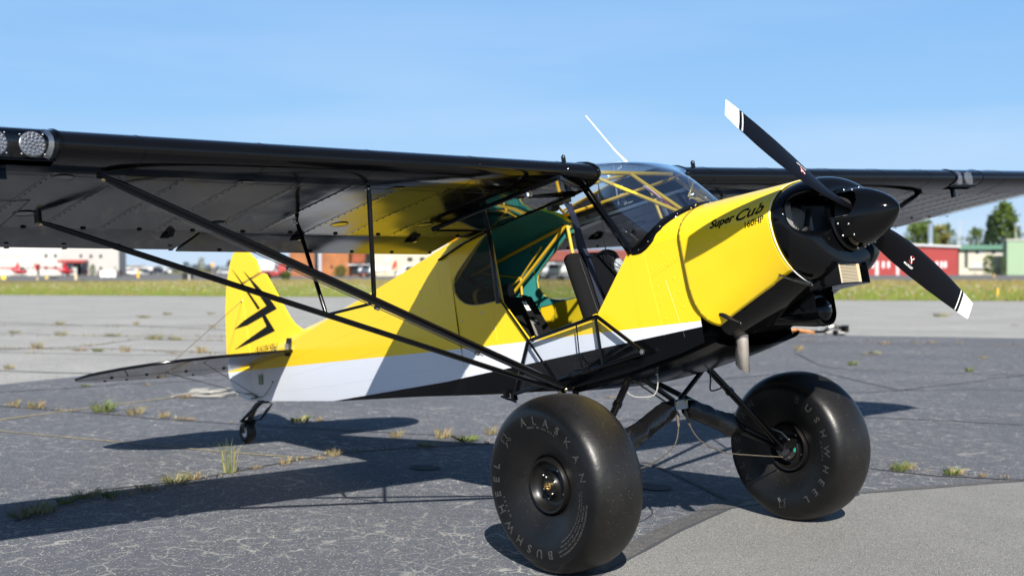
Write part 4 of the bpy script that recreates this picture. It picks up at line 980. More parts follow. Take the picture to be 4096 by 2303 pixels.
def blade(sgn):
    e = er * sgn; et = Vector((1, 0, 0)).cross(e); rows = []; tab = [(.05, .085, .060, 62), (.12, .09, .05, 52), (.18, .105, .040, 42), (.26, .125, .030, 34), (.36, .142, .022, 27), (.50, .153, .016, 21), (.65, .152, .013, 16.5), (.80, .140, .010, 13.5), (.92, .122, .0085, 12), (.96, .1145, .008, 11.5), (1.03, .098, .006, 11)]
    rs_ = [.05 + .98 * i / 49 for i in range(50)]
    f_ = lambda r, k: interp([(q[0], q[k]) for q in tab], r)
    S_ = [(-.5, 0), (-.46, .25), (-.35, .42), (-.15, .5), (.1, .47), (.35, .28), (.5, .03), (.35, -.08), (.1, -.12), (-.15, -.12), (-.35, -.1), (-.46, -.08)]
    def pt(r, c_, t_):
        b_ = radians(f_(r, 3)); ch = et * cos(b_) + Vector((1, 0, 0)) * sin(b_); nn = Vector((1, 0, 0)) * cos(b_) - et * sin(b_)
        return PC + e * r - ch * (c_ * f_(r, 1)) + nn * (t_ * f_(r, 2)) + et * (.012 * sin((r - .1) * 3))
    for r in rs_: rows.append([pt(r + (.010 * c_ if r > 1.02 else 0) * 0, c_, t_) for c_, t_ in S_])
    mb = MB(); o_ = 0
    mb.grid(rows, closev=True)
    mb.add(rows[-1], [tuple(range(len(S_)))])
    for i, q in enumerate(mb.f):
        c_ = sum((Vector(mb.v[k]) for k in q), Vector()) / len(q); r = (c_ - PC).dot(e)
        mb.m[i] = 1 if r > .925 else 0
    return mb, pt, e
pr1 = None
for sgn in (1, -1):
    mb, pt, e = blade(sgn)
    if pr1 is None:
        pr1 = MB(); pr1.rev([(1.325, 0), (1.325, .135), (1.40, .06), (1.40, 0)], c=(0, 0, PC.z), ax='X', n=32); hubo = bp('propeller', pr1, m_dull)
    b_o = mb.obj('blade', [m_prop, m_pwhite], hubo, ang=60)
    d = MB()
    for r0, r1, mi in ((.905, .913, 0), (.917, .921, 0) if 0 else (.930, .934, 1)):
        d.grid([[pt(r, -.47 + .94 * k / 10, interp([(-.47, .28), (-.35, .45), (-.15, .53), (.1, .50), (.35, .31), (.47, .08)], -.47 + .94 * k / 10)) for k in range(11)] for r in (r0, r1)], mi=mi)
    d.obj('tip_band', [m_pwhite, m_kprt], b_o, recalc=False, smooth=False)
    d = MB(); rc_ = .46
    def dp(u, v, h=.60):
        u = max(-.07, min(.07, u))   # u across the chord, v along the blade (metres)
        r = rc_ + v; return pt(r, u / .15, interp([(-.5, .05), (-.46, .30), (-.35, .48), (-.15, .56), (.1, .53), (.35, .34), (.5, .1)], u / .15))
    sg = 1
    for k in range(20):
        if k in (4, 5, 14, 15): continue
        a0, a1 = 2 * pi * k / 20, 2 * pi * (k + 1) / 20
        d.add([dp(.016 * cos(a) * q, .016 * sin(a) * q) for a in (a0, a1) for q in (1, 1.22)], [(0, 1, 3, 2)], 1)
    for (a, b_, c_, d_) in ((.002, 0, -.012, -.016), (.002, 0, -.014, .016), (0, 0, .018, .012)):
        L_ = Vector((c_ - a, d_ - b_)); N_ = Vector((-L_.y, L_.x)).normalized() * .0032
        d.add([dp(a + N_.x, b_ + N_.y), dp(a - N_.x, b_ - N_.y), dp(c_ - N_.x, d_ - N_.y), dp(c_ + N_.x, d_ + N_.y)], [(0, 1, 2, 3)], 0)
    v, f = text_mesh('McCAULEY', .0155, .15, .0004); wd = max(a.x for a in v)
    d.add([dp(.040 - a.y, a.x - wd / 2) for a in v], f, 0)
    d.obj('maker_decal', [m_prt, m_red], b_o, recalc=False, weld=False, smooth=False)
spo = link('spinner', sp.mesh('spinner', m_blk, ang=50), hubo)
mb = MB()
a0_ = atan2(er.z, er.y)
for a in [a0_ + b__ + h__ for h__ in (0, pi) for b__ in (-1.15, -.72, .72, 1.15)]: mb.ball((1.345, .1525 * cos(a), PC.z + .1525 * sin(a)), .0065, 5, 8); mb.ball((1.40, .1455 * cos(a + .1), PC.z + .1455 * sin(a + .1)), .0055, 5, 8)
mb.obj('spinner_screw', m_steel, spo)
# ---- headset hanging on the front seat
hs = empty('headset'); tag(hs, 'grey and black pilot headset hanging over the front seat back', 'headset')
hs.matrix_world = MB_ @ Matrix.Translation((-.46, .13, -.47))
mb = MB(); mb.ball((0, 0, 0), (.022, .042, .052), 8, 14); o = mb.obj('ear_cup', mat('headset_grey', (.45, .44, .42), .35), hs)
mb = MB(); mb.rev([(-.02, .04), (-.02, .055), (.0, .058), (.0, .04)], c=(-.012, 0, 0), ax='X', n=20); mb.obj('ear_seal', m_dull, hs)
mb = MB(); mb.tube(catm([(0, 0, .05), (-.01, -.02, .09), (-.03, -.08, .105), (-.04, -.16, .075)], 6), .011, 8, sx=1.4, sy=.7); mb.obj('headband', m_rim, hs)
mb = MB(); mb.tube(catm([(.02, -.11, .075), (.035, -.06, .02), (.035, .0, -.02)], 5), .003, 6); mb.ball((.035, .0, -.022), .011, 5, 8); mb.obj('boom_microphone', m_dull, hs)
# ================================================================== THE PLACE
def vnoise(n, vec, scale, detail=4, rough=.5):
    z = n.nodes.new('ShaderNodeTexNoise'); z.inputs['Scale'].default_value = scale; z.inputs['Detail'].default_value = detail; z.inputs['Roughness'].default_value = rough
    n.links.new(vec, z.inputs['Vector']); return z.outputs[0]
def vor(n, vec, scale, feat='DISTANCE_TO_EDGE', rnd=1.0):
    z = n.nodes.new('ShaderNodeTexVoronoi'); z.feature = feat; z.inputs['Scale'].default_value = scale; z.inputs['Randomness'].default_value = rnd; n.links.new(vec, z.inputs['Vector']); return z.outputs[0]
def rng(n, v, a, b, c=0.0, d=1.0):
    r = n.nodes.new('ShaderNodeMapRange'); n.links.new(v, r.inputs[0])
    for i, q in enumerate((a, b, c, d)): r.inputs[i + 1].default_value = q
    return r.outputs[0]
def warp(n, vec, scale, amt):
    z = n.nodes.new('ShaderNodeTexNoise'); z.inputs['Scale'].default_value = scale; z.inputs['Detail'].default_value = 5; n.links.new(vec, z.inputs['Vector'])
    a = n.nodes.new('ShaderNodeVectorMath'); a.operation = 'SCALE'; a.inputs['Scale'].default_value = amt; n.links.new(z.outputs[1], a.inputs[0])
    b = n.nodes.new('ShaderNodeVectorMath'); b.operation = 'ADD'; n.links.new(vec, b.inputs[0]); n.links.new(a.outputs[0], b.inputs[1]); return b.outputs[0]
def asphalt(name, col, light, speck, crackscale, crackw, crackcol, crackamt, grainscale=85, tint=(0, 0, 0), bump=.9):
    m = bpy.data.materials.new(name); m.use_nodes = True; n, b = nodes(m); t = n.nodes.new('ShaderNodeTexCoord').outputs['Object']
    big = rng(n, vnoise(n, t, .35, 5, .6), .35, .65); mid = rng(n, vnoise(n, t, 2.6, 5, .6), .3, .7)
    c = mixc(n, big, col, tuple(x * 1.22 for x in col)); c = mixc(n, math_(n, 'MULTIPLY', mid, .35), c, tuple(x * .72 for x in col))
    g = vor(n, t, grainscale, 'F1'); gc = n.nodes.new('ShaderNodeTexVoronoi'); gc.inputs['Scale'].default_value = grainscale; n.links.new(t, gc.inputs['Vector'])
    sepc = n.nodes.new('ShaderNodeSeparateColor'); n.links.new(gc.outputs['Color'], sepc.inputs[0])
    st = rng(n, sepc.outputs[0], 1 - speck, 1 - speck * .6); st = math_(n, 'MULTIPLY', st, rng(n, g, .45, .25))
    c = mixc(n, st, c, light)
    dk = math_(n, 'MULTIPLY', rng(n, sepc.outputs[1], .72, .9), .55); c = mixc(n, dk, c, tuple(x * .45 for x in col))
    fine = vnoise(n, t, 180, 2)
    if crackamt:
        w_ = warp(n, t, 1.7, .22); w2 = warp(n, w_, 12, .02)
        e = vor(n, w2, crackscale); ck = rng(n, e, crackw, crackw * .25)
        e2 = vor(n, w2, crackscale * .31); ck2 = rng(n, e2, crackw * .45, crackw * .1)
        msk = rng(n, vnoise(n, t, .55, 4, .6), .42, .60); brk = rng(n, vnoise(n, t, 7, 3), .42, .58)
        ck = math_(n, 'MULTIPLY', math_(n, 'MULTIPLY', ck, brk), math_(n, 'ADD', math_(n, 'MULTIPLY', msk, .85), .15)); 
        c = mixc(n, math_(n, 'MULTIPLY', ck, crackamt), c, crackcol)
        c = mixc(n, math_(n, 'MULTIPLY', math_(n, 'MULTIPLY', ck2, brk), crackamt * .5), c, crackcol)
    n.links.new(c, b.inputs['Base Color']); b.inputs['Roughness'].default_value = .82; b.inputs['Specular IOR Level'].default_value = .35
    u = n.nodes.new('ShaderNodeBump'); u.inputs['Strength'].default_value = bump; u.inputs['Distance'].default_value = .006
    n.links.new(math_(n, 'ADD', math_(n, 'MULTIPLY', g, -.8), math_(n, 'MULTIPLY', fine, .5)), u.inputs['Height']); n.links.new(u.outputs[0], b.inputs['Normal']); return m
m_old = asphalt('old_dark_asphalt', (.088, .094, .110), (.42, .41, .38), .24, 8.5, .050, (.38, .37, .34), .85)
m_lite = asphalt('pale_asphalt', (.200, .198, .188), (.46, .45, .42), .34, 1.0, .02, (.2, .2, .2), 0, grainscale=120, bump=1.2)
m_apr = asphalt('far_pale_apron', (.285, .283, .27), (.40, .385, .36), .15, .25, .006, (.13, .13, .13), .55, grainscale=40)
m_seam = asphalt('crack_filler', (.055, .056, .062), (.12, .12, .11), .05, 1, .01, (.1, .1, .1), 0)
m_yln = mat('faded_yellow_paint', (.26, .22, .12), .8, var=.5, vscale=14)
def sheet(name, poly, z, m, label=None):
    mb = MB(); tr_ = tessellate_polygon([[Vector((p[0], p[1], 0)) for p in poly]]); mb.add([(p[0], p[1], z) for p in poly], [tuple(t) for t in tr_])
    me = bpy.data.meshes.new(name); me.from_pydata(mb.v, [], mb.f); me.materials.append(m)
    b = bmesh.new(); b.from_mesh(me); bmesh.ops.recalc_face_normals(b, faces=b.faces)
    if sum(f.normal.z for f in b.faces) < 0: bmesh.ops.reverse_faces(b, faces=b.faces)
    b.to_mesh(me); b.free(); o = link(name, me); tag(o, kind='structure'); return o
m_dirt = mat('dry_ground', (.16, .14, .07), .95, var=.3, vscale=.05)
sheet('ground', [(-3000, -1500), (500, -1500), (800, 3000), (-3000, 3000)], -.016, m_dirt)
def rj(p, a, seed): return Vector((p[0] + a * noise.noise(Vector((p[0] * .7, p[1] * .7, seed))), p[1] + a * noise.noise(Vector((p[0] * .7 + 9, p[1] * .7, seed)))))
gl, gr = Vector((-71.0, 19.6)), Vector((-23.0, 48.3)); gd = (gr - gl).normalized(); gn = Vector((gd.y, -gd.x)) * -1    # edge of the grass; gn points away from the camera
if gn.dot(Vector((FH.x, FH.y))) < 0: gn = -gn
edge = [rj(gl - gd * 160 + gd * k, .5, 3) for k in range(0, 420, 3)]
cam2 = Vector((CAM.x, CAM.y))
sheet('apron', [tuple(p) for p in edge] + [tuple(gl + gd * 260 - gn * 220), tuple(gl - gd * 160 - gn * 220)], -.010, m_apr)
def line_pts(pts, step, amp, seed):
    out = []
    for a, b_ in zip(pts, pts[1:]):
        a, b_ = Vector(a), Vector(b_); n_ = max(1, int((b_ - a).length / step))
        for k in range(n_): out.append(rj(a + (b_ - a) * k / n_, amp, seed))
    out.append(Vector(pts[-1])); return out
far_edge = line_pts([(-14, -30), (-12.2, -2), (-12.16, .27), (-13.2, 2.57), (-13.35, 9), (-13.38, 17.85), (-8.5, 20.7), (8, 30)], .5, .10, 1)
sheet('old_pavement', [tuple(p) for p in far_edge] + [(40, 20), (40, -40)], -.006, m_old)
near_edge = line_pts([(3.2, -8.5), (.95, -1.75), (.631, -1.016), (.143, .163), tuple(gp(2985, 2003))[:2], (.136, 1.92), (.312, 2.435), (.613, 3.285), (1.6, 6.0), (5, 14)], .25, .003, 5)
sheet('new_pavement', [tuple(p) for p in near_edge] + [(30, 20), (30, -20)], -.002, m_lite)
def ribbon(name, pts, w_, z, m, amp=.03, step=.15, seed=2, parent=None):
    P = line_pts(pts, step, amp, seed); v = []; f = []
    for i, p in enumerate(P):
        d = (P[min(i + 1, len(P) - 1)] - P[max(0, i - 1)]).normalized(); q = Vector((-d.y, d.x)); ww = w_ * (.55 + .8 * abs(noise.noise(Vector((p.x * 2, p.y * 2, seed))))) / 2
        v += [(p.x + q.x * ww, p.y + q.y * ww, z), (p.x - q.x * ww, p.y - q.y * ww, z)]
        if i: f.append((2 * i - 2, 2 * i - 1, 2 * i + 1, 2 * i))
    me = bpy.data.meshes.new(name); me.from_pydata(v, [], f); me.materials.append(m); o = link(name, me); tag(o, kind='structure'); return o
gpt = lambda x, y: tuple(gp(x, y))[:2]
ribbon('pavement_joint', [tuple(p) for p in near_edge[::3]], .035, -.0008, m_seam, .002)
m_trn = asphalt('worn_edge_asphalt', (.082, .080, .080), (.25, .24, .22), .15, 7.6, .04, (.25, .22, .16), .4)
sheet('worn_edge', [tuple(p) for p in near_edge] + [(p[0] - .13, p[1] - .08) for p in reversed(near_edge)], -.003, m_trn)
ribbon('pavement_joint', [gpt(60, 2080), gpt(400, 1955), gpt(740, 1920), gpt(1000, 1872), gpt(1330, 1810), gpt(1600, 1790), gpt(1950, 1772), gpt(2600, 1850), gpt(2900, 1990)], .05, -.001, m_seam, .02)
ribbon('pavement_joint', [gpt(3440, 1866), gpt(3600, 1885), gpt(3750, 1900), gpt(4096, 1918), gpt(4500, 1940)], .05, -.001, m_seam, .02)
ribbon('pavement_joint', [gpt(0, 1622), gpt(240, 1640), gpt(480, 1660), gpt(640, 1674), gpt(950, 1694), gpt(1400, 1720), gpt(1900, 1745)], .05, -.0015, m_seam, .03)
ribbon('pavement_joint', [gpt(2400, 1570), gpt(2760, 1530), gpt(3100, 1495), gpt(3300, 1490), gpt(3600, 1560), gpt(4096, 1500)], .05, -.0015, m_seam, .05)
ribbon('pavement_joint', [gpt(3300, 1575), gpt(3600, 1560), gpt(3900, 1555), gpt(4200, 1565)], .04, -.0015, m_seam, .05)
ribbon('pavement_joint', [gpt(3180, 1410), gpt(3280, 1460), gpt(3340, 1472), gpt(3600, 1485), gpt(4150, 1500)], .05, -.0014, m_seam, .05, seed=7)
ribbon('pavement_joint', [gpt(3050, 1360), gpt(3500, 1372), gpt(4150, 1385)], .05, -.0014, m_seam, .05, seed=9)
ribbon('pavement_joint', [gpt(2350, 1690), gpt(2700, 1665), gpt(2950, 1650), gpt(3400, 1665), gpt(3700, 1675), gpt(4150, 1700)], .045, -.0014, m_seam, .04, seed=11)
ribbon('pavement_joint', [gpt(0, 1566), gpt(250, 1552), gpt(480, 1535), gpt(900, 1518)], .06, -.0015, m_seam, .04, seed=12)
for i, (ya, yb) in enumerate(((1268, 1266), (1287, 1301), (1300, 1318), (1330, 1345), (1350, 1362), (1392, 1410), (1405, 1420), (1480, 1500))):
    ribbon('pavement_joint', [gpt(-60, ya), gpt(450, (ya + yb) / 2 + (-6, 8, -10, 6, 2, -8, 4, 5)[i]), gpt(905, yb), gpt(1250, yb + 6)] if i != 4 else [gpt(-60, 1400), gpt(350, 1382), gpt(560, 1355), gpt(900, 1362)], .07 + .03 * (i % 3), -.005 if i < 7 else -.0015, m_seam, .10, .5, seed=20 + i)
ribbon('pavement_joint', [gpt(3200, 1272), gpt(3700, 1278), gpt(4150, 1276)], .05, -.005, m_seam, .1, .5, seed=31)
ribbon('pavement_joint', [gpt(3450, 1322), gpt(3800, 1326), gpt(4150, 1328)], .05, -.005, m_seam, .1, .5, seed=32)
ribbon('painted_line', [gpt(-80, 1692), gpt(0, 1677), gpt(262, 1642), gpt(684, 1588), gpt(760, 1578)], .085, -.0005, m_yln, .004)
ribbon('painted_line', [gpt(-60, 1715), gpt(0, 1722), gpt(480, 1766), gpt(900, 1806), gpt(1240, 1830)], .045, -.0005, m_yln, .006)
# holes in the pavement near the wheels
m_pat = asphalt('patched_asphalt', (.035, .035, .04), (.15, .15, .14), .05, 1, .01, (.1, .1, .1), 0)
for i, (x, y, a, b_) in enumerate(((2610, 1945, .16, .07), (1700, 1868, .14, .05))):
    c_ = gp(x, y); mb = MB(); mb.add([(c_.x + (a + .03 * noise.noise(Vector((k, i, 0)))) * cos(2 * pi * k / 20), c_.y + (b_ + .05 * noise.noise(Vector((k * .7, i, 3))) + .05) * sin(2 * pi * k / 20), .0006) for k in range(20)], [tuple(range(20))])
    tag(mb.obj('pavement_patch', m_pat, recalc=False), kind='structure')
# ---- weeds
m_wg = mat('weed_green', (.09, .13, .025), .7); m_wd = mat('weed_dry', (.27, .22, .115), .8); m_wr = mat('weed_rust', (.20, .115, .06), .8); m_wo = mat('weed_olive', (.15, .14, .045), .8)
def tuft(n_, h, spread, seed, leaf=.004):
    random.seed(seed); mb = MB()
    for i in range(n_):
        a = random.random() * 2 * pi; r = spread * sqrt(random.random()) * .5; x, y = r * cos(a), r * sin(a); hh = h * random.uniform(.35, 1.0); ln = random.uniform(.1, .9) * spread; b_ = a + random.uniform(-.8, .8)
        mi = random.choice((0, 0, 1, 2)); w_ = leaf * random.uniform(.6, 1.4); q = Vector((-sin(b_ + .9), cos(b_ + .9), 0)) * w_
        p0 = Vector((x, y, 0)); p1 = p0 + Vector((cos(b_) * ln * .35, sin(b_) * ln * .35, hh * .6)); p2 = p0 + Vector((cos(b_) * ln, sin(b_) * ln, hh * random.uniform(.6, 1.0)))
        mb.add([p0 - q, p0 + q, p1 + q * .8, p1 - q * .8, p2], [(0, 1, 2, 3), (3, 2, 4)], mi)
    return mb
TU = {}
kinds = {'g': (120, .07, .10, (m_wg, m_wo, m_wg)), 'd': (80, .09, .10, (m_wd, m_wr, m_wo)), 'o': (100, .07, .13, (m_wo, m_wd, m_wg)), 't': (26, .19, .06, (m_wo, m_wd, m_wg)), 'r': (70, .035, .12, (m_wr, m_wd, m_wo)), 'l': (60, .05, .12, (m_wg, m_wo, m_wd))}
for k, (n_, h, sp_, ms) in kinds.items(): TU[k] = tuft(n_, h, sp_, ord(k), .007 if k == 'l' else .0022).mesh('weed_tuft', list(ms), smooth=False, recalc=False, weld=False)
DESC = {'g': 'green weed tuft', 'd': 'dry tan weed', 'o': 'olive grass tuft', 't': 'tall upright grass stalks', 'r': 'low rust brown weed', 'l': 'leafy green weed'}
WL = [(85, 2065, 'o', 1.0, 'in the wing shadow, far left of the seam'), (150, 2050, 'o', 1.4, 'in the wing shadow, second clump from the left'), (262, 2012, 'g', 1.0, 'in the wing shadow, third clump from the left'), (350, 1990, 'o', 1.2, 'in the wing shadow with long trailing stems'), (440, 1985, 'g', 1.0, 'in the wing shadow, middle of the seam'), (520, 1970, 'r', .8, 'at the shadow edge, middle of the seam'), (575, 1955, 'o', .8, 'just inside the wing shadow edge'), (695, 1930, 'o', 1.3, 'where the seam leaves the wing shadow'), (770, 1915, 'd', 1.0, 'sunlit on the seam, left of the tall stalks'),
      (918, 1888, 't', 1.6, 'behind the tail wheel shadow, the tallest clump on the tarmac'), (1016, 1870, 'r', .7, 'just right of the tall stalks'), (1140, 1855, 'd', .8, 'below the tail wheel shadow'), (1270, 1835, 'r', .9, 'before the tail wheel shadow notch'), (1335, 1822, 'd', .9, 'at the shadow corner behind the near wheel'),
      (1585, 1745, 'd', 1.1, 'left of the near wheel, first of the sunlit group'), (1770, 1750, 'd', 1.3, 'left of the near wheel, tan stalks in the sunlit group'), (1865, 1760, 'l', 1.5, 'sunlit, closest to the near tyre'), (1965, 1735, 'd', 1.0, 'touching the outline of the near tyre'), (1700, 1785, 'o', 1.0, 'in the fuselage shadow left of the near wheel'),
      (60, 1622, 'd', 1.0, 'at the far left joint before the painted line'), (145, 1630, 'd', 1.6, 'behind the painted line, tan with tall stems'), (415, 1645, 'g', 2.0, 'bright, where the painted line meets the joint'), (540, 1655, 'd', 1.7, 'tan, right of the bright green clump'), (655, 1668, 'd', .9, 'small, left of the tail wheel'), (750, 1678, 'r', 1.2, 'low, just left of the tail wheel'),
      (1200, 1685, 'l', 1.3, 'right of the tail wheel behind its shadow'), (1275, 1680, 'd', .8, 'between the tail wheel and the fuselage shadow'), (745, 1590, 'r', 1.6, 'beside the white rope'), (340, 1545, 'g', .8, 'in front of the stabilizer tip'), (585, 1540, 'r', .8, 'under the stabilizer'),
      (2440, 1590, 'r', 1.0, 'under the belly between the wheels'), (3600, 1880, 'g', 1.1, 'right of the far wheel, nearer one'), (3635, 1872, 'd', .9, 'dry stems over the clump right of the far wheel'), (3810, 1895, 'l', 1.0, 'right of the far wheel, further right one'), (3930, 1905, 'd', .5, 'tiny, at the far right joint'),
      (3875, 1485, 'g', 1.0, 'on the dark tarmac at far right'), (3765, 1265, 'o', 3.2, 'large, alone on the pale apron at right'), (3535, 1375, 'r', 1.5, 'at the edge of the dark tarmac below the propeller'), (3725, 1368, 'r', 1.6, 'at the edge of the dark tarmac, second from the propeller'), (3660, 1370, 'r', 1.1, 'small one between two on the dark tarmac edge'), (3015, 1385, 'g', 1.0, 'behind the exhaust pipe'), (3195, 1400, 'd', 1.4, 'between the exhaust and the far wheel'), (3075, 1392, 'g', 1.0, 'low, just right of the exhaust pipe'),
      (3410, 1460, 'g', 1.2, 'above the far tyre'), (3500, 1415, 'o', 1.3, 'in the cracked patch above the far tyre'), (3460, 1418, 'r', 1.0, 'red brown, in the cracked patch above the far tyre'), (3935, 1433, 'd', 1.0, 'on the dark tarmac near the right edge'),
      (245, 1340, 'o', 1.8, 'on the pale apron, second joint'), (575, 1270, 'o', 2.4, 'on the pale apron beyond the strut'), (240, 1297, 'o', 1.6, 'on the pale apron, left'), (455, 1343, 'o', 2.0, 'on the pale apron, middle of the second joint'), (620, 1357, 'o', 2.2, 'on the pale apron left of the rudder'), (700, 1358, 'o', 2.0, 'on the pale apron close to the rudder'), (320, 1402, 'r', 2.0, 'broad, on the third apron joint'), (390, 1405, 'g', 1.6, 'on the third apron joint'), (500, 1405, 'd', 1.6, 'on the third apron joint above the stabilizer'), (690, 1413, 'r', 1.8, 'above the stabilizer root'), (805, 1410, 'd', 1.8, 'next to the rudder foot'), (60, 1330, 'o', 1.6, 'on the pale apron at the left edge'), (150, 1392, 'd', 2.0, 'on the pale apron, third joint, left'), (850, 1310, 'd', 1.6, 'on the pale apron left of the fin'), (545, 1298, 'd', 1.4, 'on the pale apron in the middle distance'), (845, 1255, 'o', 1.6, 'far out on the apron beside the fin'), (670, 1258, 'o', 1.8, 'far out on the apron under the strut'),
      (35, 1475, 'd', 1.5, 'left edge beside the dark tarmac'), (4060, 1300, 'r', 1.2, 'at the right edge of the apron')]
for i, (x, y, k, sc, wh) in enumerate(WL):
    o = link('weed_tuft', TU[k]); p = gp(x, y); o.location = (p.x, p.y, 0.0 if y > 1400 else -.006); o.scale = (sc, sc, sc * (1 + .25 * sin(i * 3.1))); o.rotation_euler = (0, 0, i * 2.4)
    tag(o, DESC[k] + ' ' + wh, 'weed', 'weeds growing in the pavement joints')
# small stuff weeds along the joints
mb = MB(); random.seed(11)
for (xa, ya, xb, yb, n_) in ((60, 2080, 1330, 1812, 60), (0, 1622, 950, 1694, 40), (0, 1345, 900, 1345, 60), (0, 1392, 900, 1415, 60), (3440, 1866, 4096, 1915, 20), (3050, 1362, 4096, 1380, 40), (560, 1355, 900, 1362, 30), (0, 1300, 900, 1318, 30), (1330, 1812, 1960, 1772, 25), (100, 1415, 560, 1355, 30)):
    for i in range(n_):
        t = random.random(); p = gp(xa + (xb - xa) * t, ya + (yb - ya) * t + random.uniform(-2, 2)); d = (p - CAM).length / 12; s_ = random.uniform(.015, .04) * (1 + d * .5)
        for k in range(5):
            a = random.random() * 6.28; q = Vector((cos(a), sin(a), 0)); o_ = Vector((-q.y, q.x, 0)) * s_ * .10
            mb.add([p - o_, p + o_, p + q * s_ * .5 + Vector((0, 0, s_ * random.uniform(.4, 1)))], [(0, 1, 2)], random.choice((0, 1, 1, 2)))
o = mb.obj('joint_weeds', [m_wo, m_wd, m_wr], smooth=False, recalc=False, weld=False); tag(o, 'sparse dry seedlings scattered along the pavement joints', 'weeds', kind='stuff')
# white rope coiled behind the rudder
mb = MB(); random.seed(5); base = [gp(x, y, .012) for x, y in ((690, 1588), (740, 1580), (790, 1572), (840, 1560), (800, 1566), (850, 1576), (900, 1562), (860, 1570), (780, 1582), (830, 1588), (900, 1578), (960, 1576))]
mb.tube(catm([b_ + Vector((0, 0, .02 * random.random())) for b_ in base], 6), .012, 6); mb.tube(catm([b_ + Vector((random.uniform(-.1, .1), random.uniform(-.15, .15), .01 + .02 * random.random())) for b_ in base[3:]], 6), .012, 6); mb.tube(catm([b_ + Vector((random.uniform(-.1, .1), random.uniform(-.15, .15), .01 + .02 * random.random())) for b_ in base[2:9]], 6), .012, 6)
o = mb.obj('rope', mat('white_rope', (.33, .32, .29), .8, bump=.8, bscale=200)); tag(o, 'loose white tie-down rope lying on the tarmac behind the rudder', 'rope')
# towing gear lying at the edge of the dark tarmac
tg = empty('tow_cart', tuple(gp(3240, 1340))); tag(tg, 'low black tow cart with an orange bar lying behind the nose', 'tow cart')
rr = RH; ff_ = FH
def lw(a, b_, c_): return rr * a + ff_ * b_ + Vector((0, 0, c_))
mb = MB(); mb.tube([lw(-.8, 0, .06), lw(.35, .1, .07)], .035, 8); mb.tube([lw(-.6, .35, .06), lw(.35, .2, .07)], .03, 8); mb.box(lw(-.35, .2, .09), (.5, .3, .08)); mb.obj('frame', m_tube, tg)
mb = MB(); mb.tube([lw(-.75, -.05, .12), lw(-.3, -.03, .12), lw(.02, -.02, .07)], .035, 8); mb.ball(lw(.06, -.02, .06), .04, 6, 10); mb.obj('bar', mat('orange_paint', (.42, .15, .025), .5), tg)
mb = MB(); mb.tube([lw(.35, .1, .07), lw(.5, .1, .2), lw(.75, .1, .15)], .045, 8); mb.box(lw(.82, .1, .14), (.12, .12, .16)); mb.tube([lw(.35, .1, .05), lw(.8, .05, .04)], .03, 8); mb.obj('hitch', m_tube, tg)
for a in (-.75, .55):
    mb = MB(); mb.rev([(-.03, 0), (-.03, .06), (.03, .06), (.03, 0)], c=lw(a, -.1, .06), n=14); mb.obj('wheel', m_rub, tg)
mb = MB(); mb.ball(lw(.62, -.0, .17), .02, 5, 8); mb.ball(lw(.18, -.05, .12), .02, 5, 8); mb.obj('bolt', m_steel, tg)
# ---- grass between the apron and the far road
def grass_mat():
    m = bpy.data.materials.new('grass_field'); m.use_nodes = True; n, b = nodes(m); t = n.nodes.new('ShaderNodeTexCoord').outputs['Object']
    mp_ = n.nodes.new('ShaderNodeMapping'); mp_.vector_type = 'TEXTURE'; mp_.inputs['Location'].default_value = (gl.x, gl.y, 0); mp_.inputs['Rotation'].default_value = (0, 0, atan2(gd.y, gd.x)); n.links.new(t, mp_.inputs[0])
    s_ = n.nodes.new('ShaderNodeSeparateXYZ'); n.links.new(mp_.outputs[0], s_.inputs[0]); y = math_(n, 'ABSOLUTE', s_.outputs[1])
    st = n.nodes.new('ShaderNodeMapping'); st.inputs['Scale'].default_value = (.05, .22, 1); n.links.new(mp_.outputs[0], st.inputs[0])
    no = vnoise(n, st.outputs[0], 1.0, 6, .65); yy = math_(n, 'ADD', y, math_(n, 'MULTIPLY', math_(n, 'SUBTRACT', no, .5), 42))
    cr_ = n.nodes.new('ShaderNodeValToRGB'); el = cr_.color_ramp.elements; el[0].position = 0; el[0].color = (.125, .13, .04, 1); el[1].position = 1; el[1].color = (.16, .135, .05, 1)
    for p_, c_ in ((.05, (.12, .165, .03, 1)), (.22, (.14, .19, .032, 1)), (.33, (.20, .19, .11, 1)), (.42, (.20, .19, .075, 1)), (.60, (.21, .16, .06, 1)), (.8, (.14, .14, .05, 1))): e = el.new(p_); e.color = c_
    n.links.new(math_(n, 'DIVIDE', yy, 100.0), cr_.inputs[0])
    f2 = vnoise(n, t, 1.3, 5, .7); c = mixc(n, rng(n, f2, .35, .7), cr_.outputs[0], (.10, .115, .03)) ; c = mixc(n, .45, cr_.outputs[0], c)
    n.links.new(c, b.inputs['Base Color']); b.inputs['Roughness'].default_value = .95; b.inputs['Specular IOR Level'].default_value = .1; return m
m_gr = grass_mat()
road_l, road_r = far(0, 158), far(4096, 142)
rl, rr2 = Vector((road_l.x, road_l.y)), Vector((road_r.x, road_r.y)); rd = (rr2 - rl).normalized()
fe = [rj(rl - rd * 200 + rd * k, 1.2, 8) for k in range(0, 560, 5)]
sheet('grass_field', [tuple(p) for p in edge] + [tuple(p) for p in reversed(fe)], -.004, m_gr)
rn = Vector((-rd.y, rd.x)); rn = rn if rn.dot(Vector((FH.x, FH.y))) > 0 else -rn
sheet('road', [tuple(p) for p in fe] + [tuple(rl + rd * 400 + rn * 170), tuple(rl - rd * 260 + rn * 170)], -.008, asphalt('road_asphalt', (.125, .125, .125), (.2, .2, .2), .1, .1, .01, (.1, .1, .1), 0))
mb = MB(); random.seed(21); mg = [mat('grass_blade', (.12, .16, .03), .8, spec=.1), mat('grass_blade_dry', (.19, .155, .065), .85, spec=.1), mat('daisy_white', (.42, .42, .38), .8), mat('buttercup', (.55, .45, .05), .8)]
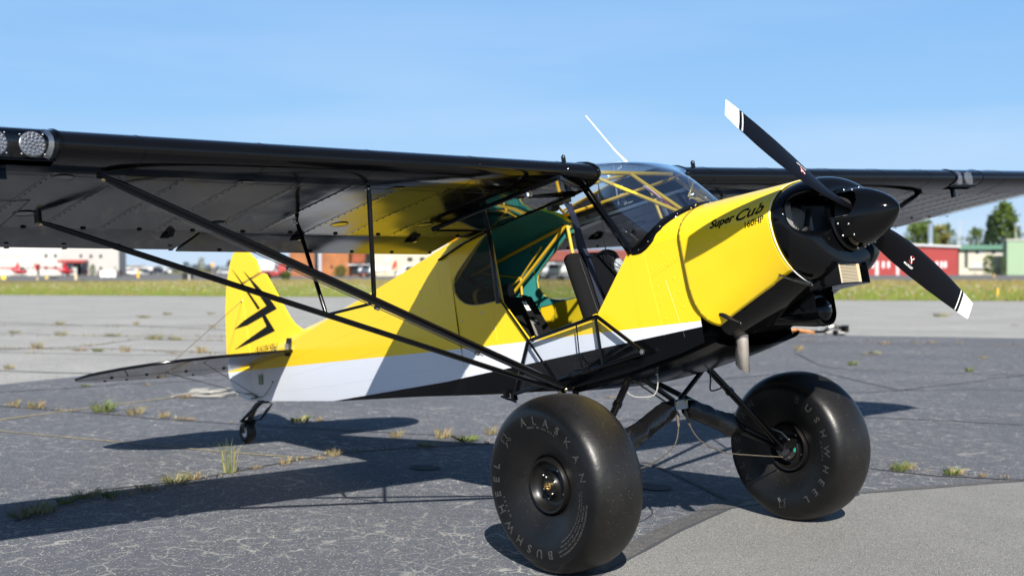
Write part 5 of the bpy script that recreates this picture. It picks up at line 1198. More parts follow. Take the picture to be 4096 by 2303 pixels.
for i in range(17000):
    u = random.uniform(-30, 95); v_ = random.random() ** 1.8 * 75; p2 = gl + gd * u + gn * (v_ - .3); p = Vector((p2.x, p2.y, 0)); s_ = random.uniform(.10, .28) * (1 + v_ * .006)
    fl = noise.noise(Vector((u * .06, v_ * .12, 2.0))); isf = random.random() < (.05 + (.35 if fl > .05 else 0)) * (1 if 3 < v_ < 48 else .1)
    for k in range(3):
        a = random.random() * 6.28; q = Vector((cos(a), sin(a), 0)); o_ = RH * s_ * .16
        mb.add([p - o_ + q * .1, p + o_ + q * .1, p + q * s_ * .6 + Vector((0, 0, s_))], [(0, 1, 2)], 1 if (random.random() < .25 + v_ * .012) else 0)
    if isf:
        c_ = p + Vector((random.uniform(-.1, .1), random.uniform(-.1, .1), s_)); h = .018 + .012 * random.random(); mi = 3 if (random.random() < .10 or (u > 55 and fl < -.1)) else 2
        mb.add([c_ - RH * h, c_ + RH * h, c_ + RH * h * .8 + Vector((0, 0, h * 1.3)) + ff_ * h, c_ - RH * h * .8 + Vector((0, 0, h * 1.3)) + ff_ * h], [(0, 1, 2, 3)], mi)
tag(mb.obj('meadow_grass', mg, smooth=False, recalc=False, weld=False), 'rough grass with white clover flowers beyond the apron', 'grass', kind='stuff')
# ---- trees and bushes
def leafm(name, col): return mat(name, col, .7, var=.35, vscale=1.2, spec=.2)
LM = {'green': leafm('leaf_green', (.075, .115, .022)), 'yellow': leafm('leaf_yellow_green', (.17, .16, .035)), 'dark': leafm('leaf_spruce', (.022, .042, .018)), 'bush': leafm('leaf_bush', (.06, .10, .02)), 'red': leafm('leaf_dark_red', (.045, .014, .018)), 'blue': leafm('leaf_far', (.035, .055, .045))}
m_bark = mat('bark', (.10, .08, .06), .9)
def tree(name, loc, H_, W_, kind, seed, label, cat='tree', n_=900, shape='oval', leaf=None, group=None, base=.12):
    random.seed(seed); t = empty(name, tuple(loc)); tag(t, label, cat, group)
    if cat == 'tree':
        mb = MB(); mb.tube([(0, 0, 0), (.02 * H_, 0, H_ * .5), (0, .01 * H_, H_ * .93)], [H_ * .018, H_ * .012, H_ * .002], 7)
        for k in range(9):
            a = k * 2.4; h = H_ * (.22 + .07 * k); mb.tube([(.01 * H_, 0, h), (cos(a) * W_ * .3, sin(a) * W_ * .3, h + H_ * .08)], [H_ * .006, H_ * .002], 5)
        mb.obj('trunk', m_bark, t)
    mb = MB(); lf = leaf or min(W_, H_) * .05; cl = [(random.uniform(0, 6.28), random.random(), random.random()) for _ in range(170)]
    for i in range(int(n_ * 1.7)):
        a, hh, rr_ = random.choice(cl); hh = base + (1 - base) * hh
        if shape == 'spruce': R_ = (1 - hh) * 1.0 + .03
        elif shape == 'column': R_ = .55 + .45 * sin(pi * min(1, hh * 1.05)) ** .6 if hh < .9 else .3
        else: R_ = sqrt(max(0, 1 - ((hh - .55) / .5) ** 2)) * .95 + .05
        r = W_ / 2 * R_ * (.35 + .65 * rr_) if shape != 'spruce' else W_ / 2 * R_ * random.random() ** .4
        if shape == 'spruce': a = random.random() * 6.28; hh = base + (1 - base) * random.random() ** 1.3; r = W_ / 2 * ((1 - hh) + .02) * random.random() ** .4 * (.75 + .25 * sin(hh * 46))
        sg = (W_ if W_ < H_ else H_) * .055
        p = Vector((r * cos(a) + random.gauss(0, sg), r * sin(a) + random.gauss(0, sg), hh * H_ + random.gauss(0, sg)))
        if p.z < 0: p.z = .05
        u = Vector((random.gauss(0, 1), random.gauss(0, 1), random.gauss(0, 1))).normalized(); v_ = u.cross(Vector((random.gauss(0, 1), random.gauss(0, 1), 1))).normalized(); l_ = lf * random.uniform(.5, 1.3)
        mb.add([p - u * l_, p + v_ * l_ * .6, p + u * l_, p - v_ * l_ * .6], [(0, 1, 2, 3)])
    mb.obj('crown', LM[kind], t, smooth=False, recalc=False, weld=False); return t
D2 = 262
def tr(px, top, wpx, d, kind, seed, label, shape='oval', cat='tree', basepy=None, n_=900, group=None, name=None):
    H_ = hz(top, d) + .0; W_ = wpx / FPX * d * (1.3 if group == G1 else 1.0); z0 = 0
    return tree(name or ('spruce_tree' if shape == 'spruce' else ('bush' if cat == 'bush' else 'tree')), far(px, d), H_, W_, kind, seed, label, cat, n_, shape, group=group)
G1 = 'trees behind the right hand hangars'; G2 = 'bushes in front of the terminal'; G3 = 'trees along the far horizon on the left'
tr(3685, 893, 95, 250, 'green', 1, 'light green birch left of the yellow green one behind the red hangar', group=G1, n_=2200)
tr(3752, 912, 90, 252, 'yellow', 2, 'yellow green tree behind the red hangar roof', group=G1, n_=1800)
tr(3792, 900, 55, 255, 'green', 3, 'slim green tree right of the yellow one behind the red hangar', shape='column', group=G1, n_=1300)
tr(3902, 920, 62, 250, 'green', 4, 'round green tree left of the dark spruce', group=G1, n_=1500)
tr(3965, 872, 90, 248, 'dark', 5, 'dark spruce between green trees above the cream building', shape='spruce', group=G1, n_=3000)
tr(4018, 822, 95, 252, 'green', 6, 'tallest green poplar right of the dark spruce', shape='column', group=G1, n_=3400)
tr(4062, 925, 40, 262, 'green', 7, 'thin sparse tree beyond the tall poplar', group=G1, n_=350)
tr(4100, 935, 45, 262, 'green', 8, 'sparse tree at the right picture edge', group=G1, n_=350)
tr(3628, 930, 45, 256, 'green', 9, 'sparse tree beside the wing trailing edge', group=G1, n_=350)
tr(3850, 948, 50, 275, 'green', 10, 'small bare topped tree behind the light pole', group=G1, n_=220)
tr(3955, 1026, 38, 205, 'bush', 11, 'dark tree in front of the cream building, left one', group=G1, n_=900); tr(4012, 1032, 24, 205, 'bush', 12, 'dark tree in front of the cream building beside the green hangar', group=G1, n_=700)
tr(370, 1055, 28, 230, 'bush', 13, 'green bush right of the terminal entrance', 'column', 'bush', group=G2); tr(461, 1062, 14, 232, 'bush', 14, 'narrow green bush at the terminal corner', 'column', 'bush', group=G2, n_=500)
tr(345, 1078, 26, 231, 'red', 15, 'dark red shrub beside the terminal entrance', 'oval', 'bush', group=G2, n_=500); tr(398, 1080, 30, 231, 'red', 16, 'dark red shrub behind the white barriers', 'oval', 'bush', group=G2, n_=500); tr(478, 1078, 34, 231, 'red', 17, 'dark red shrub past the terminal corner', 'oval', 'bush', group=G2, n_=500)
for i, (px, top, w_) in enumerate(((515, 1058, 50), (640, 1062, 60), (700, 1060, 60), (745, 1046, 34), (780, 1056, 40), (805, 1029, 34), (835, 1058, 40), (880, 1060, 60), (925, 1040, 44), (985, 1050, 60), (1040, 1052, 70), (1110, 1055, 80))):
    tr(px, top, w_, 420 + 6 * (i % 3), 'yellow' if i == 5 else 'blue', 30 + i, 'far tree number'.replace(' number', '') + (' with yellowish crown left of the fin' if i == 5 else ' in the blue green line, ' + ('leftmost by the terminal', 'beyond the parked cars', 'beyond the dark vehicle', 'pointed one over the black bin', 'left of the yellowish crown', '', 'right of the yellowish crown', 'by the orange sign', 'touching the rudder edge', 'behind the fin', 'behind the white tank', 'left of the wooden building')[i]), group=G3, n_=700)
for i, (px, w_) in enumerate(((700, 120), (850, 90), (960, 80))): tr(px, 1082, w_, 300 - 4 * i, 'red' if i else 'bush', 50 + i, ('low green hedge beyond the black bin', 'dark red hedge beneath the orange sign', 'dark red hedge next to the rudder')[i], 'oval', 'hedge', group=None, n_=700, name='hedge')
tr(1143, 1083, 42, 150, 'bush', 60, 'round green bush by the road right of the fin', 'oval', 'bush'); tr(1362, 1062, 62, 200, 'bush', 61, 'wide green bush at the foot of the wooden building', 'oval', 'bush'); tr(1478, 1018, 46, 235, 'blue', 62, 'dark tree in the gap between wooden and cream buildings'); tr(48, 1120, 18, 140, 'bush', 63, 'small green bush in the grass at far left', 'oval', 'bush', n_=300); tr(176, 1120, 26, 140, 'bush', 64, 'small dark green bush in the grass left of the road sign', 'oval', 'bush', n_=300); tr(332, 1108, 20, 150, 'bush', 65, 'low bush in the grass before the terminal entrance', 'oval', 'bush', n_=200)
for i, px in enumerate((3900, 3935, 4012)): tr(px, 1093, 22, 215, 'bush', 70 + i, ('low shrub at the left foot of the cream building', 'low shrub at the middle foot of the cream building', 'low shrub beside the green hangar foot')[i], 'oval', 'bush', group='shrubs at the foot of the cream building', n_=200)
# ---- buildings
def frame(px, d): return Matrix.Translation(far(px, d)) @ Matrix((RH, FH, Vector((0, 0, 1)))).transposed().to_4x4()
class Bld:
    def __init__(s, name, px0, px1, top, d, depth, wall, label, cat='building'):
        s.d = d; s.k = d / FPX; s.px0 = px0; s.o = empty(name); s.o.matrix_world = frame(px0, d); tag(s.o, label, cat); s.W = (px1 - px0) * s.k; s.H = hz(top, d); s.dep = depth
        mb = MB(); mb.box((s.W / 2, depth / 2, s.H / 2), (s.W, depth, s.H)); mb.obj('wall', wall, s.o, smooth=False)
    def X(s, px): return (px - s.px0) * s.k
    def Z(s, py): return hz(py, s.d)
    def rect(s, name, x0, x1, y0, y1, m, proud=.03, back=False, th=.1, parent=None):
        a, b_, z1, z0 = s.X(x0), s.X(x1), s.Z(y0), max(0.0, s.Z(y1)); mb = MB(); mb.box(((a + b_) / 2, -proud + th / 2 if not back else .0, (z0 + z1) / 2), (b_ - a, th, z1 - z0)); return mb.obj(name, m, parent or s.o, smooth=False)
    def window(s, x, y, w_, h, m, fr, px=True):
        f = s.rect('window', x - w_ / 2 - 1, x + w_ / 2 + 1, y - h / 2 - 1, y + h / 2 + 1, fr, .04); s.rect('pane', x - w_ / 2, x + w_ / 2, y - h / 2, y + h / 2, m, .07, parent=f); return f
m_wn = mat('window_dark', (.02, .025, .03), .1); m_wl = mat('terminal_wall', (.43, .415, .385), .8, var=.05, vscale=.3); m_wl2 = mat('terminal_wall_grey', (.37, .355, .335), .8, var=.05, vscale=.3); m_rd = mat('red_metal', (.28, .018, .016), .5); m_conc = mat('concrete', (.4, .39, .37), .8)
B = Bld('terminal_building', -420, 250, 930, 270, 4, m_wl, 'long pale terminal building with red canopy over its entrance')
mb = MB(); mb.box((B.X(366), 1.5, B.H / 2 - .1), ((482 - 250) * B.k, 5, B.H - .2)); mb.obj('wing', m_wl2, B.o, smooth=False)
for x, y in ((185, 1019), (223, 1019), (185, 1067), (223, 1066)): B.window(x, y, 11, 12, m_wn, m_wl2)
for x, y in ((331, 1020), (371, 1021), (410, 1021), (410, 1070)):
    f = B.window(x, y, 11, 12, m_wn, m_wl2); f.location.y -= 1.0
for x in (10, 31, 51, 93, 114, 132, -20, -60): B.window(x, 1067, 7, 6, m_wn, m_wl2)
B.rect('door', 149, 158, 1056, 1096, m_wn); B.rect('awning', 143, 161, 1052, 1058, m_rd, 1.2, th=1.2); B.rect('canopy', 258, 362, 1036, 1047, m_rd, 4.2, th=4); B.rect('entrance', 272, 342, 1048, 1097, m_wn, 1.15, th=.2)
for x in (282, 296, 336): B.rect('door_frame', x, x + 2.5, 1050, 1097, m_alu, 1.3, th=.1)
B.rect('column', 303, 331, 1066, 1097, m_conc, 3.8, th=.6)
mb = MB()
for i in range(14):
    if i in (5, 8): continue
    x = 2 + 7.2 * i; mb.box((B.X(x), -.06, B.Z(1021)), (4 * B.k, .05, 9 * B.k)) if 0 else mb.add([(B.X(x + a), -.06, B.Z(1021 + b_)) for a, b_ in ((-2, 5), (-1, 5), (2, -5), (1, -5))], [(0, 1, 2, 3)], 0 if i not in (1, 2) else 1)
mb.obj('wall_sign', [mat('sign_grey', (.30, .26, .22), .7), m_rd], B.o, smooth=False, recalc=False)
m_wood = mat('brown_wood_cladding', (.28, .105, .035), .75, var=.3, vscale=.4)
B = Bld('wooden_building', 1158, 1395, 960, 235, 16, m_wood, 'orange brown timber clad building beyond the fin')
for i in range(30): B.rect('cladding_plank', 1160 + i * 7.9, 1164.5 + i * 7.9, 962, 1097, m_wood, .06 + .03 * (i % 3), th=.1) if not 1256 < 1160 + i * 7.9 < 1285 else None
B.rect('dark_bay', 1258, 1274, 960, 1078, m_wn, .09); B.rect('downpipe', 1276, 1288, 960, 1097, mat('grey_pipe', (.33, .33, .36), .5), .6, th=.5)
B.window(1325, 1066, 12, 16, m_wn, m_wood); B.window(1240, 1068, 9, 12, m_wn, m_wood)
m_rust = mat('rust_red_cladding', (.22, .06, .025), .8, var=.3, vscale=.4)
B = Bld('rust_red_annex', 1395, 1462, 975, 240, 14, m_rust, 'rust red annex with dark open porch right of the timber building'); B.rect('porch', 1400, 1446, 1050, 1097, m_wn, .08); B.rect('porch_roof', 1396, 1452, 1043, 1050, m_rust, 1.5, th=1.4)
m_cream = mat('cream_wall', (.46, .41, .31), .8, var=.05, vscale=.3)
B = Bld('cream_building', 1496, 1990, 940, 230, 20, m_cream, 'plain cream walled building behind the rear fuselage')
B.window(1552, 1036, 22, 16, mat('window_pale', (.35, .42, .46), .2), m_conc); B.rect('door', 1582, 1597, 1058, 1100, mat('tan_door', (.42, .33, .22), .7)); B.rect('door', 1532, 1546, 1058, 1098, mat('tan_door', (.42, .33, .22), .7))
for x in (1640, 1690, 1740, 1800): B.window(x, 1036, 22, 16, m_wn, m_conc)
m_sal = mat('red_roof', (.42, .12, .08), .6, var=.05, vscale=.2)
B = Bld('low_white_hangar', 2000, 3340, 1043, 250, 25, mat('hangar_white', (.44, .45, .46), .6), 'long low white hangar with broad faded red roof seen through the cabin')
mb = MB(); W_, h0, h1 = B.W, B.H, hz(1001, 262); mb.add([(-1, -1, h0), (W_ + 1, -1, h0), (W_ + 1, 12, h1), (-1, 12, h1), (-1, 26, h0), (W_ + 1, 26, h0)], [(0, 1, 2, 3), (3, 2, 5, 4)]); ro = mb.obj('roof', m_sal, B.o, smooth=False)
for i in range(30): mb = MB(); x = W_ * i / 30; mb.add([(x, -1, h0 + .06), (x + .12, -1, h0 + .06), (x + .12, 12, h1 + .06), (x, 12, h1 + .06)], [(0, 1, 2, 3)]); mb.obj('roof_seam', m_conc if i % 5 == 2 else m_sal, ro, smooth=False, recalc=False)
for i in range(10): B.rect('hangar_door', 2040 + i * 120, 2120 + i * 120, 1052, 1097, mat('hangar_door_grey', (.35, .36, .38), .6))
m_redw = mat('red_hangar_wall', (.25, .024, .022), .6, var=.06, vscale=.4)
B = Bld('red_hangar', 3400, 3831, 990, 224, 25, m_redw, 'deep red hangar with white doors right of the propeller hub')
mb = MB(); W_ = B.W; pk = B.X(3640); mb.prism([(-.4, B.Z(990)), (pk, B.Z(978)), (W_ + .4, B.Z(986.5)), (W_ + .4, B.Z(994)), (pk, B.Z(986)), (-.4, B.Z(997))], -.5, 25.5); mb.obj('roof', mat('grey_roof_edge', (.48, .48, .49), .6), B.o, smooth=False)
m_wd2 = mat('white_trim', (.50, .45, .45), .6)
for x, y0, y1, w_ in ((3508, 1047, 1105, 13), (3591, 1047, 1105, 12)): B.rect('door', x - w_ / 2, x + w_ / 2, y0, y1, m_wd2)
for x in (3490, 3533, 3554, 3747, 3766, 3781): B.window(x, 1062, 8, 24, mat('pane_pale', (.6, .56, .58), .4), m_wd2)
mb = MB(); mb.rev([(0, .45), (3.6, .45), (3.6, .6), (3.9, .6), (3.9, 0)], c=(B.X(3752), 4, B.Z(984)), ax='Z', n=10); mb.obj('chimney', m_alu, B.o)
for i in range(54): B.rect('wall_rib', 3402 + i * 8, 3403 + i * 8, 990, 1104, m_redw, .035, th=.05) if i % 2 == 0 else None
B = Bld('cream_block', 3836, 4030, 1000, 228, 16, mat('cream_block_wall', (.44, .41, .33), .8), 'cream two storey block with a green roof edge left of the green hangar')
B.rect('roof', 3832, 4034, 984, 1002, mat('green_roof', (.07, .17, .12), .6), .8, th=16.5); B.rect('stair_recess', 3857, 3872, 990, 1074, mat('dark_green_panel', (.05, .07, .06), .5), .06)
for x in (3908, 3924, 3973, 3993): B.window(x, 1012, 13, 13, m_wn if x in (3908, 3973) else mat('pane_blue', (.35, .42, .48), .3), m_conc)
for x in (3900, 3920): B.window(x, 1064, 15, 15, mat('pane_blue', (.35, .42, .48), .3), m_conc)
B.rect('ledge', 3875, 4030, 1073, 1078, m_conc, .5, th=.5)
B = Bld('green_hangar', 4028, 4420, 966, 222, 2, mat('pale_green_wall', (.22, .31, .20), .7, var=.04, vscale=.3), 'pale green metal hangar cut off by the right picture edge')
mb = MB(); mb.box((B.W / 2, 1, B.H + .1), (B.W + .4, 2.4, .25)); mb.obj('roof_edge', m_conc, B.o, smooth=False)
for px, top, lb in ((3838, 892, 'thin pale light pole at the corner of the red hangar'), (4062, 905, 'thin light pole beyond the green hangar')):
    t = empty('light_pole', tuple(far(px, 240))); tag(t, lb, 'light pole', 'light poles behind the hangars'); H_ = hz(top, 240); mb = MB(); mb.tube([(0, 0, 0), (0, 0, H_)], [.14, .07], 8); mb.obj('pole', m_conc, t); mb = MB(); mb.tube([(0, 0, H_), (RH.x * .9, RH.y * .9, H_ + .1)], .05, 6); mb.box((RH.x * 1, RH.y * 1, H_ + .05), (.5, .5, .15)); mb.obj('lamp_head', m_conc, t)
# roof vents and floodlights along the green roof
for i, px in enumerate((3868, 3874, 3892, 3914, 3962, 3984)):
    t = empty('roof_lamp'); t.matrix_world = frame(px, 229) @ Matrix.Translation((0, 0, hz(985, 229))); tag(t, 'small bright lamp on the green roof edge, ' + ('leftmost of all', 'second from the left', 'third from the left', 'third from the right', 'second from the right', 'rightmost of all')[i], 'roof lamp', 'lamps along the green roof')
    mb = MB(); mb.tube([(0, 0, 0), (0, 0, .25)], .04, 6); mb.obj('stem', m_conc, t); mb = MB(); mb.ball((0, -.05, .35), .14, 6, 8); mb.obj('globe', m_alu, t)
# ---- things on the far road
def thing(name, px, d, label, cat, group=None, rz=0):
    t = empty(name); t.matrix_world = frame(px, d) @ Matrix.Rotation(rz, 4, 'Z'); tag(t, label, cat, group); return t
def car(px, d, col, label, kind='car', rz=0, group='vehicles parked beyond the field', sc=1):
    t = thing('parked_' + kind, px, d, label, kind, group, rz); L_, H_ = (4.5, 1.45) if kind == 'car' else (5.4, 1.85); m = mat('car_' + col[0], col[1], .25, coat=.5); W_ = .9
    h = H_ * .55; mb = MB()
    if kind == 'pickup': prof = [(-L_ / 2, .4), (L_ / 2, .4), (L_ / 2, h * .9), (L_ * .26, h), (L_ * .16, H_), (-L_ * .10, H_), (-L_ * .14, h), (-L_ / 2, h)]
    else: prof = [(-L_ / 2, .35), (L_ / 2, .35), (L_ / 2, h * .85), (L_ * .27, h), (L_ * .12, H_), (-L_ * .26, H_), (-L_ * .44, h * 1.05), (-L_ / 2, h * .9)]
    mb.prism(prof, -W_, W_); b_ = mb.obj('body', m, t, smooth=False)
    mb = MB(); mb.prism([(L_ * .23, h + .03), (L_ * .11, H_ - .1), (-L_ * (.09 if kind == 'pickup' else .25), H_ - .1), (-L_ * (.12 if kind == 'pickup' else .38), h + .05)], -W_ - .01, W_ + .01); mb.obj('window', m_wn, t, smooth=False)
    for x in (-L_ * .31, L_ * .31):
        for y in (-W_, W_): mb = MB(); mb.rev([(-.12, 0), (-.12, .34), (.12, .34), (.12, 0)], c=(x, y * .93, .34), n=14); wl = mb.obj('wheel', m_rub, t); mb = MB(); mb.rev([(-.13, 0), (-.13, .2), (.13, .2), (.13, 0)], c=(x, y * .93, .34), n=10); mb.obj('rim', m_alu, wl)
    for y in (-.6, .6): mb = MB(); mb.box((L_ / 2, y, h * .72), (.05, .3, .14)); mb.obj('headlight', m_prt, t)
    return t
car(1645, 205, ('white', (.75, .75, .74)), 'white pickup parked before the cream building', 'pickup', pi)
car(530, 300, ('white', (.75, .75, .74)), 'white car behind the yellow bollard', 'car', 0.1); car(492, 310, ('silver', (.42, .45, .50)), 'silver car nearest the terminal corner', 'car', .3)
car(578, 306, ('green', (.10, .16, .14)), 'dark green car right of the white car', 'car', .1); car(625, 300, ('dark', (.012, .015, .03)), 'dark blue van beyond the strut', 'pickup', .2)
car(905, 300, ('silver', (.42, .45, .50)), 'silver car close to the rudder edge', 'car', .2)
def heli(px, d, label, rz, sc=1.0):
    t = thing('helicopter', px, d, label, 'helicopter', 'red helicopters at the terminal', rz); m = mat('helicopter_red', (.34, .012, .02), .3, coat=.4)
    mb = MB(); rows = []
    for x, r, z in ((-1.6, .15, 1.5), (-1.0, .55, 1.3), (-.2, .75, 1.15), (.7, .72, 1.1), (1.4, .5, 1.0), (1.8, .08, .9)): rows.append([(x, r * .85 * cos(2 * pi * k / 12), z + r * sin(2 * pi * k / 12)) for k in range(12)])
    mb.grid(rows, closev=True); b_ = mb.obj('cabin', m, t, ang=70); mb = MB(); mb.grid([[(x + .0, r * .90 * cos(a), z + r * 1.03 * sin(a)) for a in (.1 + pi * k / 8 for k in range(8))] for x, r, z in ((.35, .74, 1.12), (.9, .68, 1.08), (1.45, .46, 1.0))]); mb.obj('canopy_glass', m_wn, b_)
    mb = MB(); mb.tube([(-1.3, 0, 1.55), (-5.6, 0, 1.75)], [.17, .07], 8); mb.obj('tail_boom', m, t); mb = MB(); mb.prism([(-5.3, 1.2), (-5.8, 1.1), (-6.0, 2.4), (-5.7, 2.4)], -.03, .03); mb.obj('tail_fin', m, t)
    mb = MB(); mb.prism([(-.55, 1.8), (.25, 1.8), (.02, 2.7), (-.22, 2.7)], -.14, .14); mb.obj('mast_fairing', m, t); mb = MB(); mb.tube([(-.1, 0, 2.6), (-.1, 0, 2.95)], .05, 8); mb.box((-.1, 0, 2.95), (9.6, .18, .03)); mb.obj('rotor', m_conc, t)
    for y in (-.9, .9):
        mb = MB(); mb.tube([(-1.4, y, .08), (1.3, y, .08), (1.6, y, .2)], .05, 6); mb.obj('skid', m_tube, t); mb = MB(); mb.tube([(-.6, y, .08), (-.6, y * .6, .6)], .035, 6); mb.tube([(.7, y, .08), (.7, y * .6, .6)], .035, 6); mb.obj('skid_strut', m_tube, t)
    mb = MB(); mb.tube([(-1.2, -.62, 1.18), (1.5, -.55, 1.12)], .03, 5); mb.obj('white_stripe', m_prt, b_)
heli(74, 262, 'red helicopter on the left before the small square windows', .15); heli(262, 258, 'red helicopter nearer the canopy of the terminal', .55)
def airplane_small(px, d, col, label, rz):
    t = thing('parked_airplane', px, d, label, 'airplane', 'light airplanes parked beyond the field', rz); m = mat('small_plane_' + col[0], col[1], .35, coat=.3)
    mb = MB(); rows = []
    for x, r, z in ((2.2, .12, 1.1), (2.0, .4, 1.1), (1.0, .55, 1.15), (0, .62, 1.25), (-1.2, .5, 1.25), (-3.2, .25, 1.3), (-4.8, .08, 1.4)): rows.append([(x, r * .9 * cos(2 * pi * k / 12), z + r * sin(2 * pi * k / 12)) for k in range(12)])
    mb.grid(rows, closev=True); b_ = mb.obj('fuselage', m, t, ang=60); mb = MB(); mb.box((.1, 0, 2.02), (1.5, 10.6, .14)); mb.obj('wing', m, t, smooth=False)
    mb = MB(); mb.prism([(-4.0, 1.4), (-4.9, 1.4), (-5.1, 2.6), (-4.6, 2.6)], -.05, .05); mb.obj('fin', mat('fin_red', (.5, .06, .03), .4), t); mb = MB(); mb.box((-4.5, 0, 1.45), (.9, 3.0, .07)); mb.obj('tailplane', m, t, smooth=False)
    mb = MB(); mb.box((.55, 0, 1.66), (1.3, 1.02, .42), taper=.8); mb.obj('cabin_window', m_wn, b_, smooth=False)
    for x, y in ((1.7, 0), (-.2, -1.1), (-.2, 1.1)): mb = MB(); mb.rev([(-.08, 0), (-.08, .24), (.08, .24), (.08, 0)], c=(x, y, .24), n=14); mb.obj('wheel', m_rub, t); mb = MB(); mb.tube([(x, y, .3), (x * .8, y * .4, .85)], .04, 6); mb.obj('gear_leg', m_alu, t)
    mb = MB(); mb.box((2.27, 0, 1.1), (.05, .14, 1.9)); mb.obj('propeller', m_tube, t, smooth=False)
    return t
airplane_small(1480, 205, ('white', (.75, .75, .76)), 'small white airplane before the timber and cream buildings', 2.7)
airplane_small(2235, 150, ('white', (.75, .75, .76)), 'white high wing airplane seen through the cabin, nearest one', 2.9); airplane_small(2150, 175, ('pale', (.6, .62, .66)), 'pale airplane seen through the cabin, behind and left of the other', .5)
airplane_small(1110, 215, ('white', (.75, .75, .76)), 'white airplane in the gap right of the fin', .4)
t = thing('fuel_truck', 1075, 190, 'white tank truck with a red chassis right of the fin', 'tank truck'); 
mb = MB(); mb.rev([(-2.6, 0), (-2.55, .7), (-2.3, .95), (1.3, .95), (1.55, .7), (1.6, 0)], c=(-.6, 0, 1.75), ax='X', n=20); mb.obj('tank', mat('tank_white', (.78, .78, .78), .3), t); mb = MB(); mb.box((0, 0, .65), (5.6, 2.0, .45)); mb.obj('chassis', m_rd, t, smooth=False); mb = MB(); mb.box((2.2, 0, 1.5), (1.4, 2.0, 1.6), taper=.85); mb.obj('cab', m_rd, t, smooth=False)
for x in (-1.8, 0, 2.2):
    for y in (-.95, .95): mb = MB(); mb.rev([(-.15, 0), (-.15, .45), (.15, .45), (.15, 0)], c=(x, y, .45), n=14); mb.obj('wheel', m_rub, t)
t = thing('storage_tank', 1030, 230, 'tall white storage tank behind the fin', 'tank'); mb = MB(); mb.rev([(0, 1.9), (2.5, 1.9), (2.9, 1.5), (3.05, 0)], ax='Z', n=24); mb.obj('shell', mat('tank_white', (.78, .78, .78), .3), t); mb = MB(); mb.tube([(-.2, -1.95, 0), (-.2, -1.95, 2.6)], .04, 6); mb.tube([(.2, -1.95, 0), (.2, -1.95, 2.6)], .04, 6); mb.obj('ladder', m_steel, t)
for i, px in enumerate((418, 449)):
    t = thing('road_barrier', px, 220, ('white block barrier left one before the terminal' if i == 0 else 'white block barrier right one before the terminal'), 'barrier', 'white barriers by the terminal'); mb = MB(); mb.box((0, 0, .55), (30 * 220 / FPX, .6, 1.1), taper=.96); mb.obj('block', m_prt, t, smooth=False); mb = MB(); mb.box((0, -.28, .1), (.8, .1, .12)); mb.obj('foot_slot', m_conc, t, smooth=False)
def post(px, base, top, wpx, m, label, name='marker_post', cat='marker post', cap=None):
    d = FPX * CAM.z / (base - 1069); t = thing(name, px, d, label, cat); h = (base - top) / FPX * d; r = wpx / FPX * d / 2
    mb = MB(); mb.tube([(0, 0, 0), (0, 0, h * .93)], r, 10); mb.obj('post', m, t); mb = MB(); mb.tube([(0, 0, h * .93), (0, 0, h)], [r * 1.15, r * .9], 10); mb.obj('cap', cap or m, t); return t
m_yp = mat('yellow_post', (.70, .42, .05), .6); m_pp = mat('peach_post', (.62, .48, .28), .6)
post(3991, 1197, 1152, 9, m_yp, 'short yellow marker post with black top in the grass at right', cap=m_dull); post(304, 1115, 1093, 11, m_pp, 'pale tan bollard before the terminal entrance', 'bollard', 'bollard'); post(553, 1108, 1078, 11, m_yp, 'yellow bollard in front of the white car', 'bollard', 'bollard'); post(757, 1120, 1093, 8, m_conc, 'pale post in front of the black bin', 'bollard', 'bollard'); post(3976, 1112, 1100, 6, m_yp, 'tiny yellow post before the cream block', 'bollard', 'bollard'); post(150, 1114, 1106, 8, m_pp, 'low tan stub by the left road edge', 'bollard', 'bollard')
t = thing('black_bin', 751, 170, 'black bin beside a pale post below the strut', 'bin'); mb = MB(); mb.box((0, 0, .42), (36 * 170 / FPX, .9, .84), taper=1.05); mb.obj('bin_body', m_dull, t, smooth=False); mb = MB(); mb.box((0, 0, .88), (38 * 170 / FPX, .95, .08)); mb.obj('lid', m_dull, t, smooth=False)
def sign(px, base, top, w_, m, label, d=None, tall=0):
    d = d or FPX * CAM.z / (base - 1069); t = thing('airfield_sign', px, d, label, 'sign'); h = (base - top) / FPX * d; W_ = w_ / FPX * d
    mb = MB(); z0 = h * (.7 if tall else .15); mb.box((0, 0, (z0 + h) / 2), (W_, .12, h - z0)); mb.obj('panel', m, t, smooth=False)
    for x in (-W_ * .3, W_ * .3): mb = MB(); mb.tube([(x, .0, 0), (x, .0, z0)], .05, 6); mb.obj('leg', m_alu, t)
    return t
m_ysg = mat('sign_yellow', (.75, .55, .03), .5); m_osg = mat('sign_orange', (.70, .33, .05), .5)
sign(15, 1115, 1099, 18, m_ysg, 'yellow airfield sign at the left picture edge'); t = sign(215, 1111, 1102, 30, m_dull, 'long black and yellow airfield sign in front of the second helicopter'); mb = MB(); mb.box((-1.0, -.09, .16), (.45, .05, .22)); mb.obj('yellow_end', m_ysg, t, smooth=False)
sign(851, 1094, 1049, 13, m_osg, 'tall orange sign left of the fin', d=310, tall=1); sign(580, 1092, 1072, 9, m_osg, 'small orange sign behind the parked cars', d=310, tall=1)
car(645, 330, ('white', (.75, .75, .74)), 'white truck far behind the dark van', 'pickup', .1)
t = thing('white_shed', 548, 345, 'stepped white shed beyond the parked cars', 'shed')
mb = MB(); mb.box((0, 0, 1.1), (3.0, 2, 2.2)); mb.box((-2.2, 0, .9), (2, 3, 1.8)); mb.obj('wall', m_wd2, t, smooth=False); mb = MB(); mb.box((0, 0, 2.25), (3.7, 3.3, .15)); mb.obj('roof', m_conc, t, smooth=False)
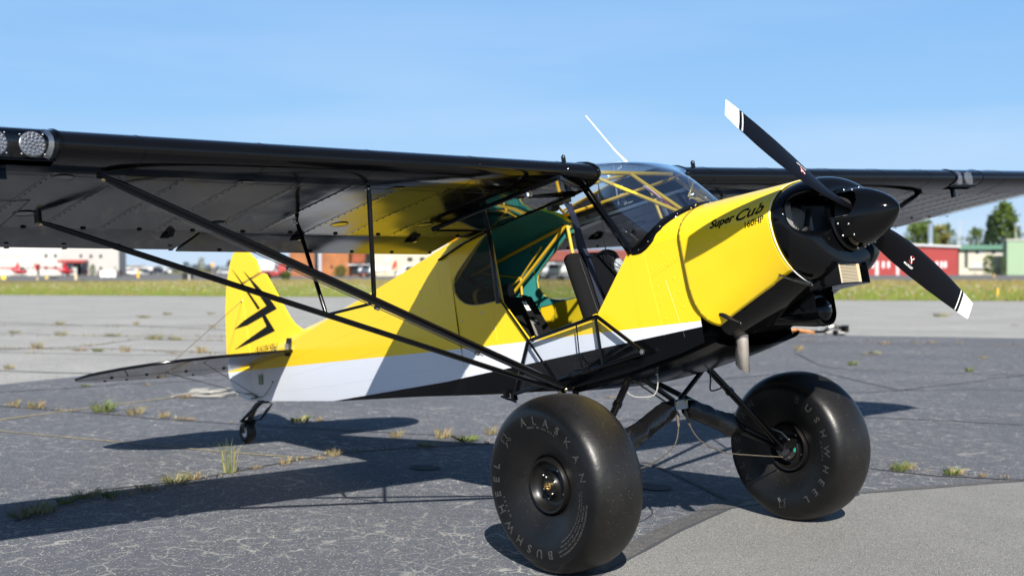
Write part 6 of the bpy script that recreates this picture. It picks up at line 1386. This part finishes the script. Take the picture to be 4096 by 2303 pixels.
t = thing('white_shed', 605, 345, 'low white shed row right of the stepped shed', 'shed'); mb = MB(); mb.box((0, 0, .95), (4.2, 3, 1.9)); mb.obj('wall', m_wd2, t, smooth=False); mb = MB(); mb.box((0, 0, 1.97), (4.5, 3.3, .14)); mb.obj('roof', m_conc, t, smooth=False)
# ---- pieces that can be picked apart become objects of their own
def split(o):
    me = o.data; n = len(me.vertices); par = list(range(n))
    def fd(i):
        while par[i] != i: par[i] = par[par[i]]; i = par[i]
        return i
    for e in me.edges:
        a, b = fd(e.vertices[0]), fd(e.vertices[1])
        if a != b: par[a] = b
    groups = {}
    for p in me.polygons: groups.setdefault(fd(p.vertices[0]), []).append(p)
    if len(groups) < 2 or len(groups) > 60: return
    co = [v.co.copy() for v in me.vertices]; base = o.name.split('.')[0]; first = True
    for g in groups.values():
        ids = sorted({i for p in g for i in p.vertices}); mp_ = {a: b for b, a in enumerate(ids)}
        m = bpy.data.meshes.new(base); m.from_pydata([co[i] for i in ids], [], [[mp_[i] for i in p.vertices] for p in g])
        for mm in me.materials: m.materials.append(mm)
        for a, b in zip(m.polygons, g): a.material_index = b.material_index; a.use_smooth = b.use_smooth
        if any(p.use_smooth for p in m.polygons): m.set_sharp_from_angle(angle=radians(45))
        if first: o.data = m; first = False
        else:
            q = bpy.data.objects.new(base, m); COL.objects.link(q); q.parent = o.parent; q.matrix_parent_inverse = o.matrix_parent_inverse.copy(); q.matrix_basis = o.matrix_basis.copy()
            for k in ('kind', 'label', 'group'):
                if k in o: q[k] = o[k]
SPL = {'latch', 'cabin_frame', 'root_fairing', 'cabin_side_panel', 'gauge', 'elevator_hinge', 'tail_bolt', 'jury_bolt', 'wheel_bolt', 'hinge', 'spinner_screw', 'screw', 'snap_fastener', 'drain_grommet', 'step_fitting', 'painted_mark', 'raised_letter', 'sheet_joint', 'spanwise_tape', 'bolt', 'door_latch', 'mould_line', 'seat_seam', 'panel_seam', 'seam_line', 'gauge_mark', 'shoulder_belt', 'rear_harness', 'wiring_bundle', 'frame', 'skid_strut', 'ladder', 'rope', 'gear_bolt', 'white_stripe', 'strut_tie_line', 'strut_fitting', 'leg_collar'} - {'frame', 'rope'}
for o in list(COL.objects):
    if o.type == 'MESH' and o.parent and not o.modifiers and o.name.split('.')[0] in SPL and not o.children: split(o)
for o in COL.objects:
    if o.type == 'MESH' and o.name.split('.')[0] in ('rivet', 'led_cluster', 'lettering', 'gauge_lettering', 'wall_sign', 'registration_lettering', 'maker_decal'): o['kind'] = 'stuff'
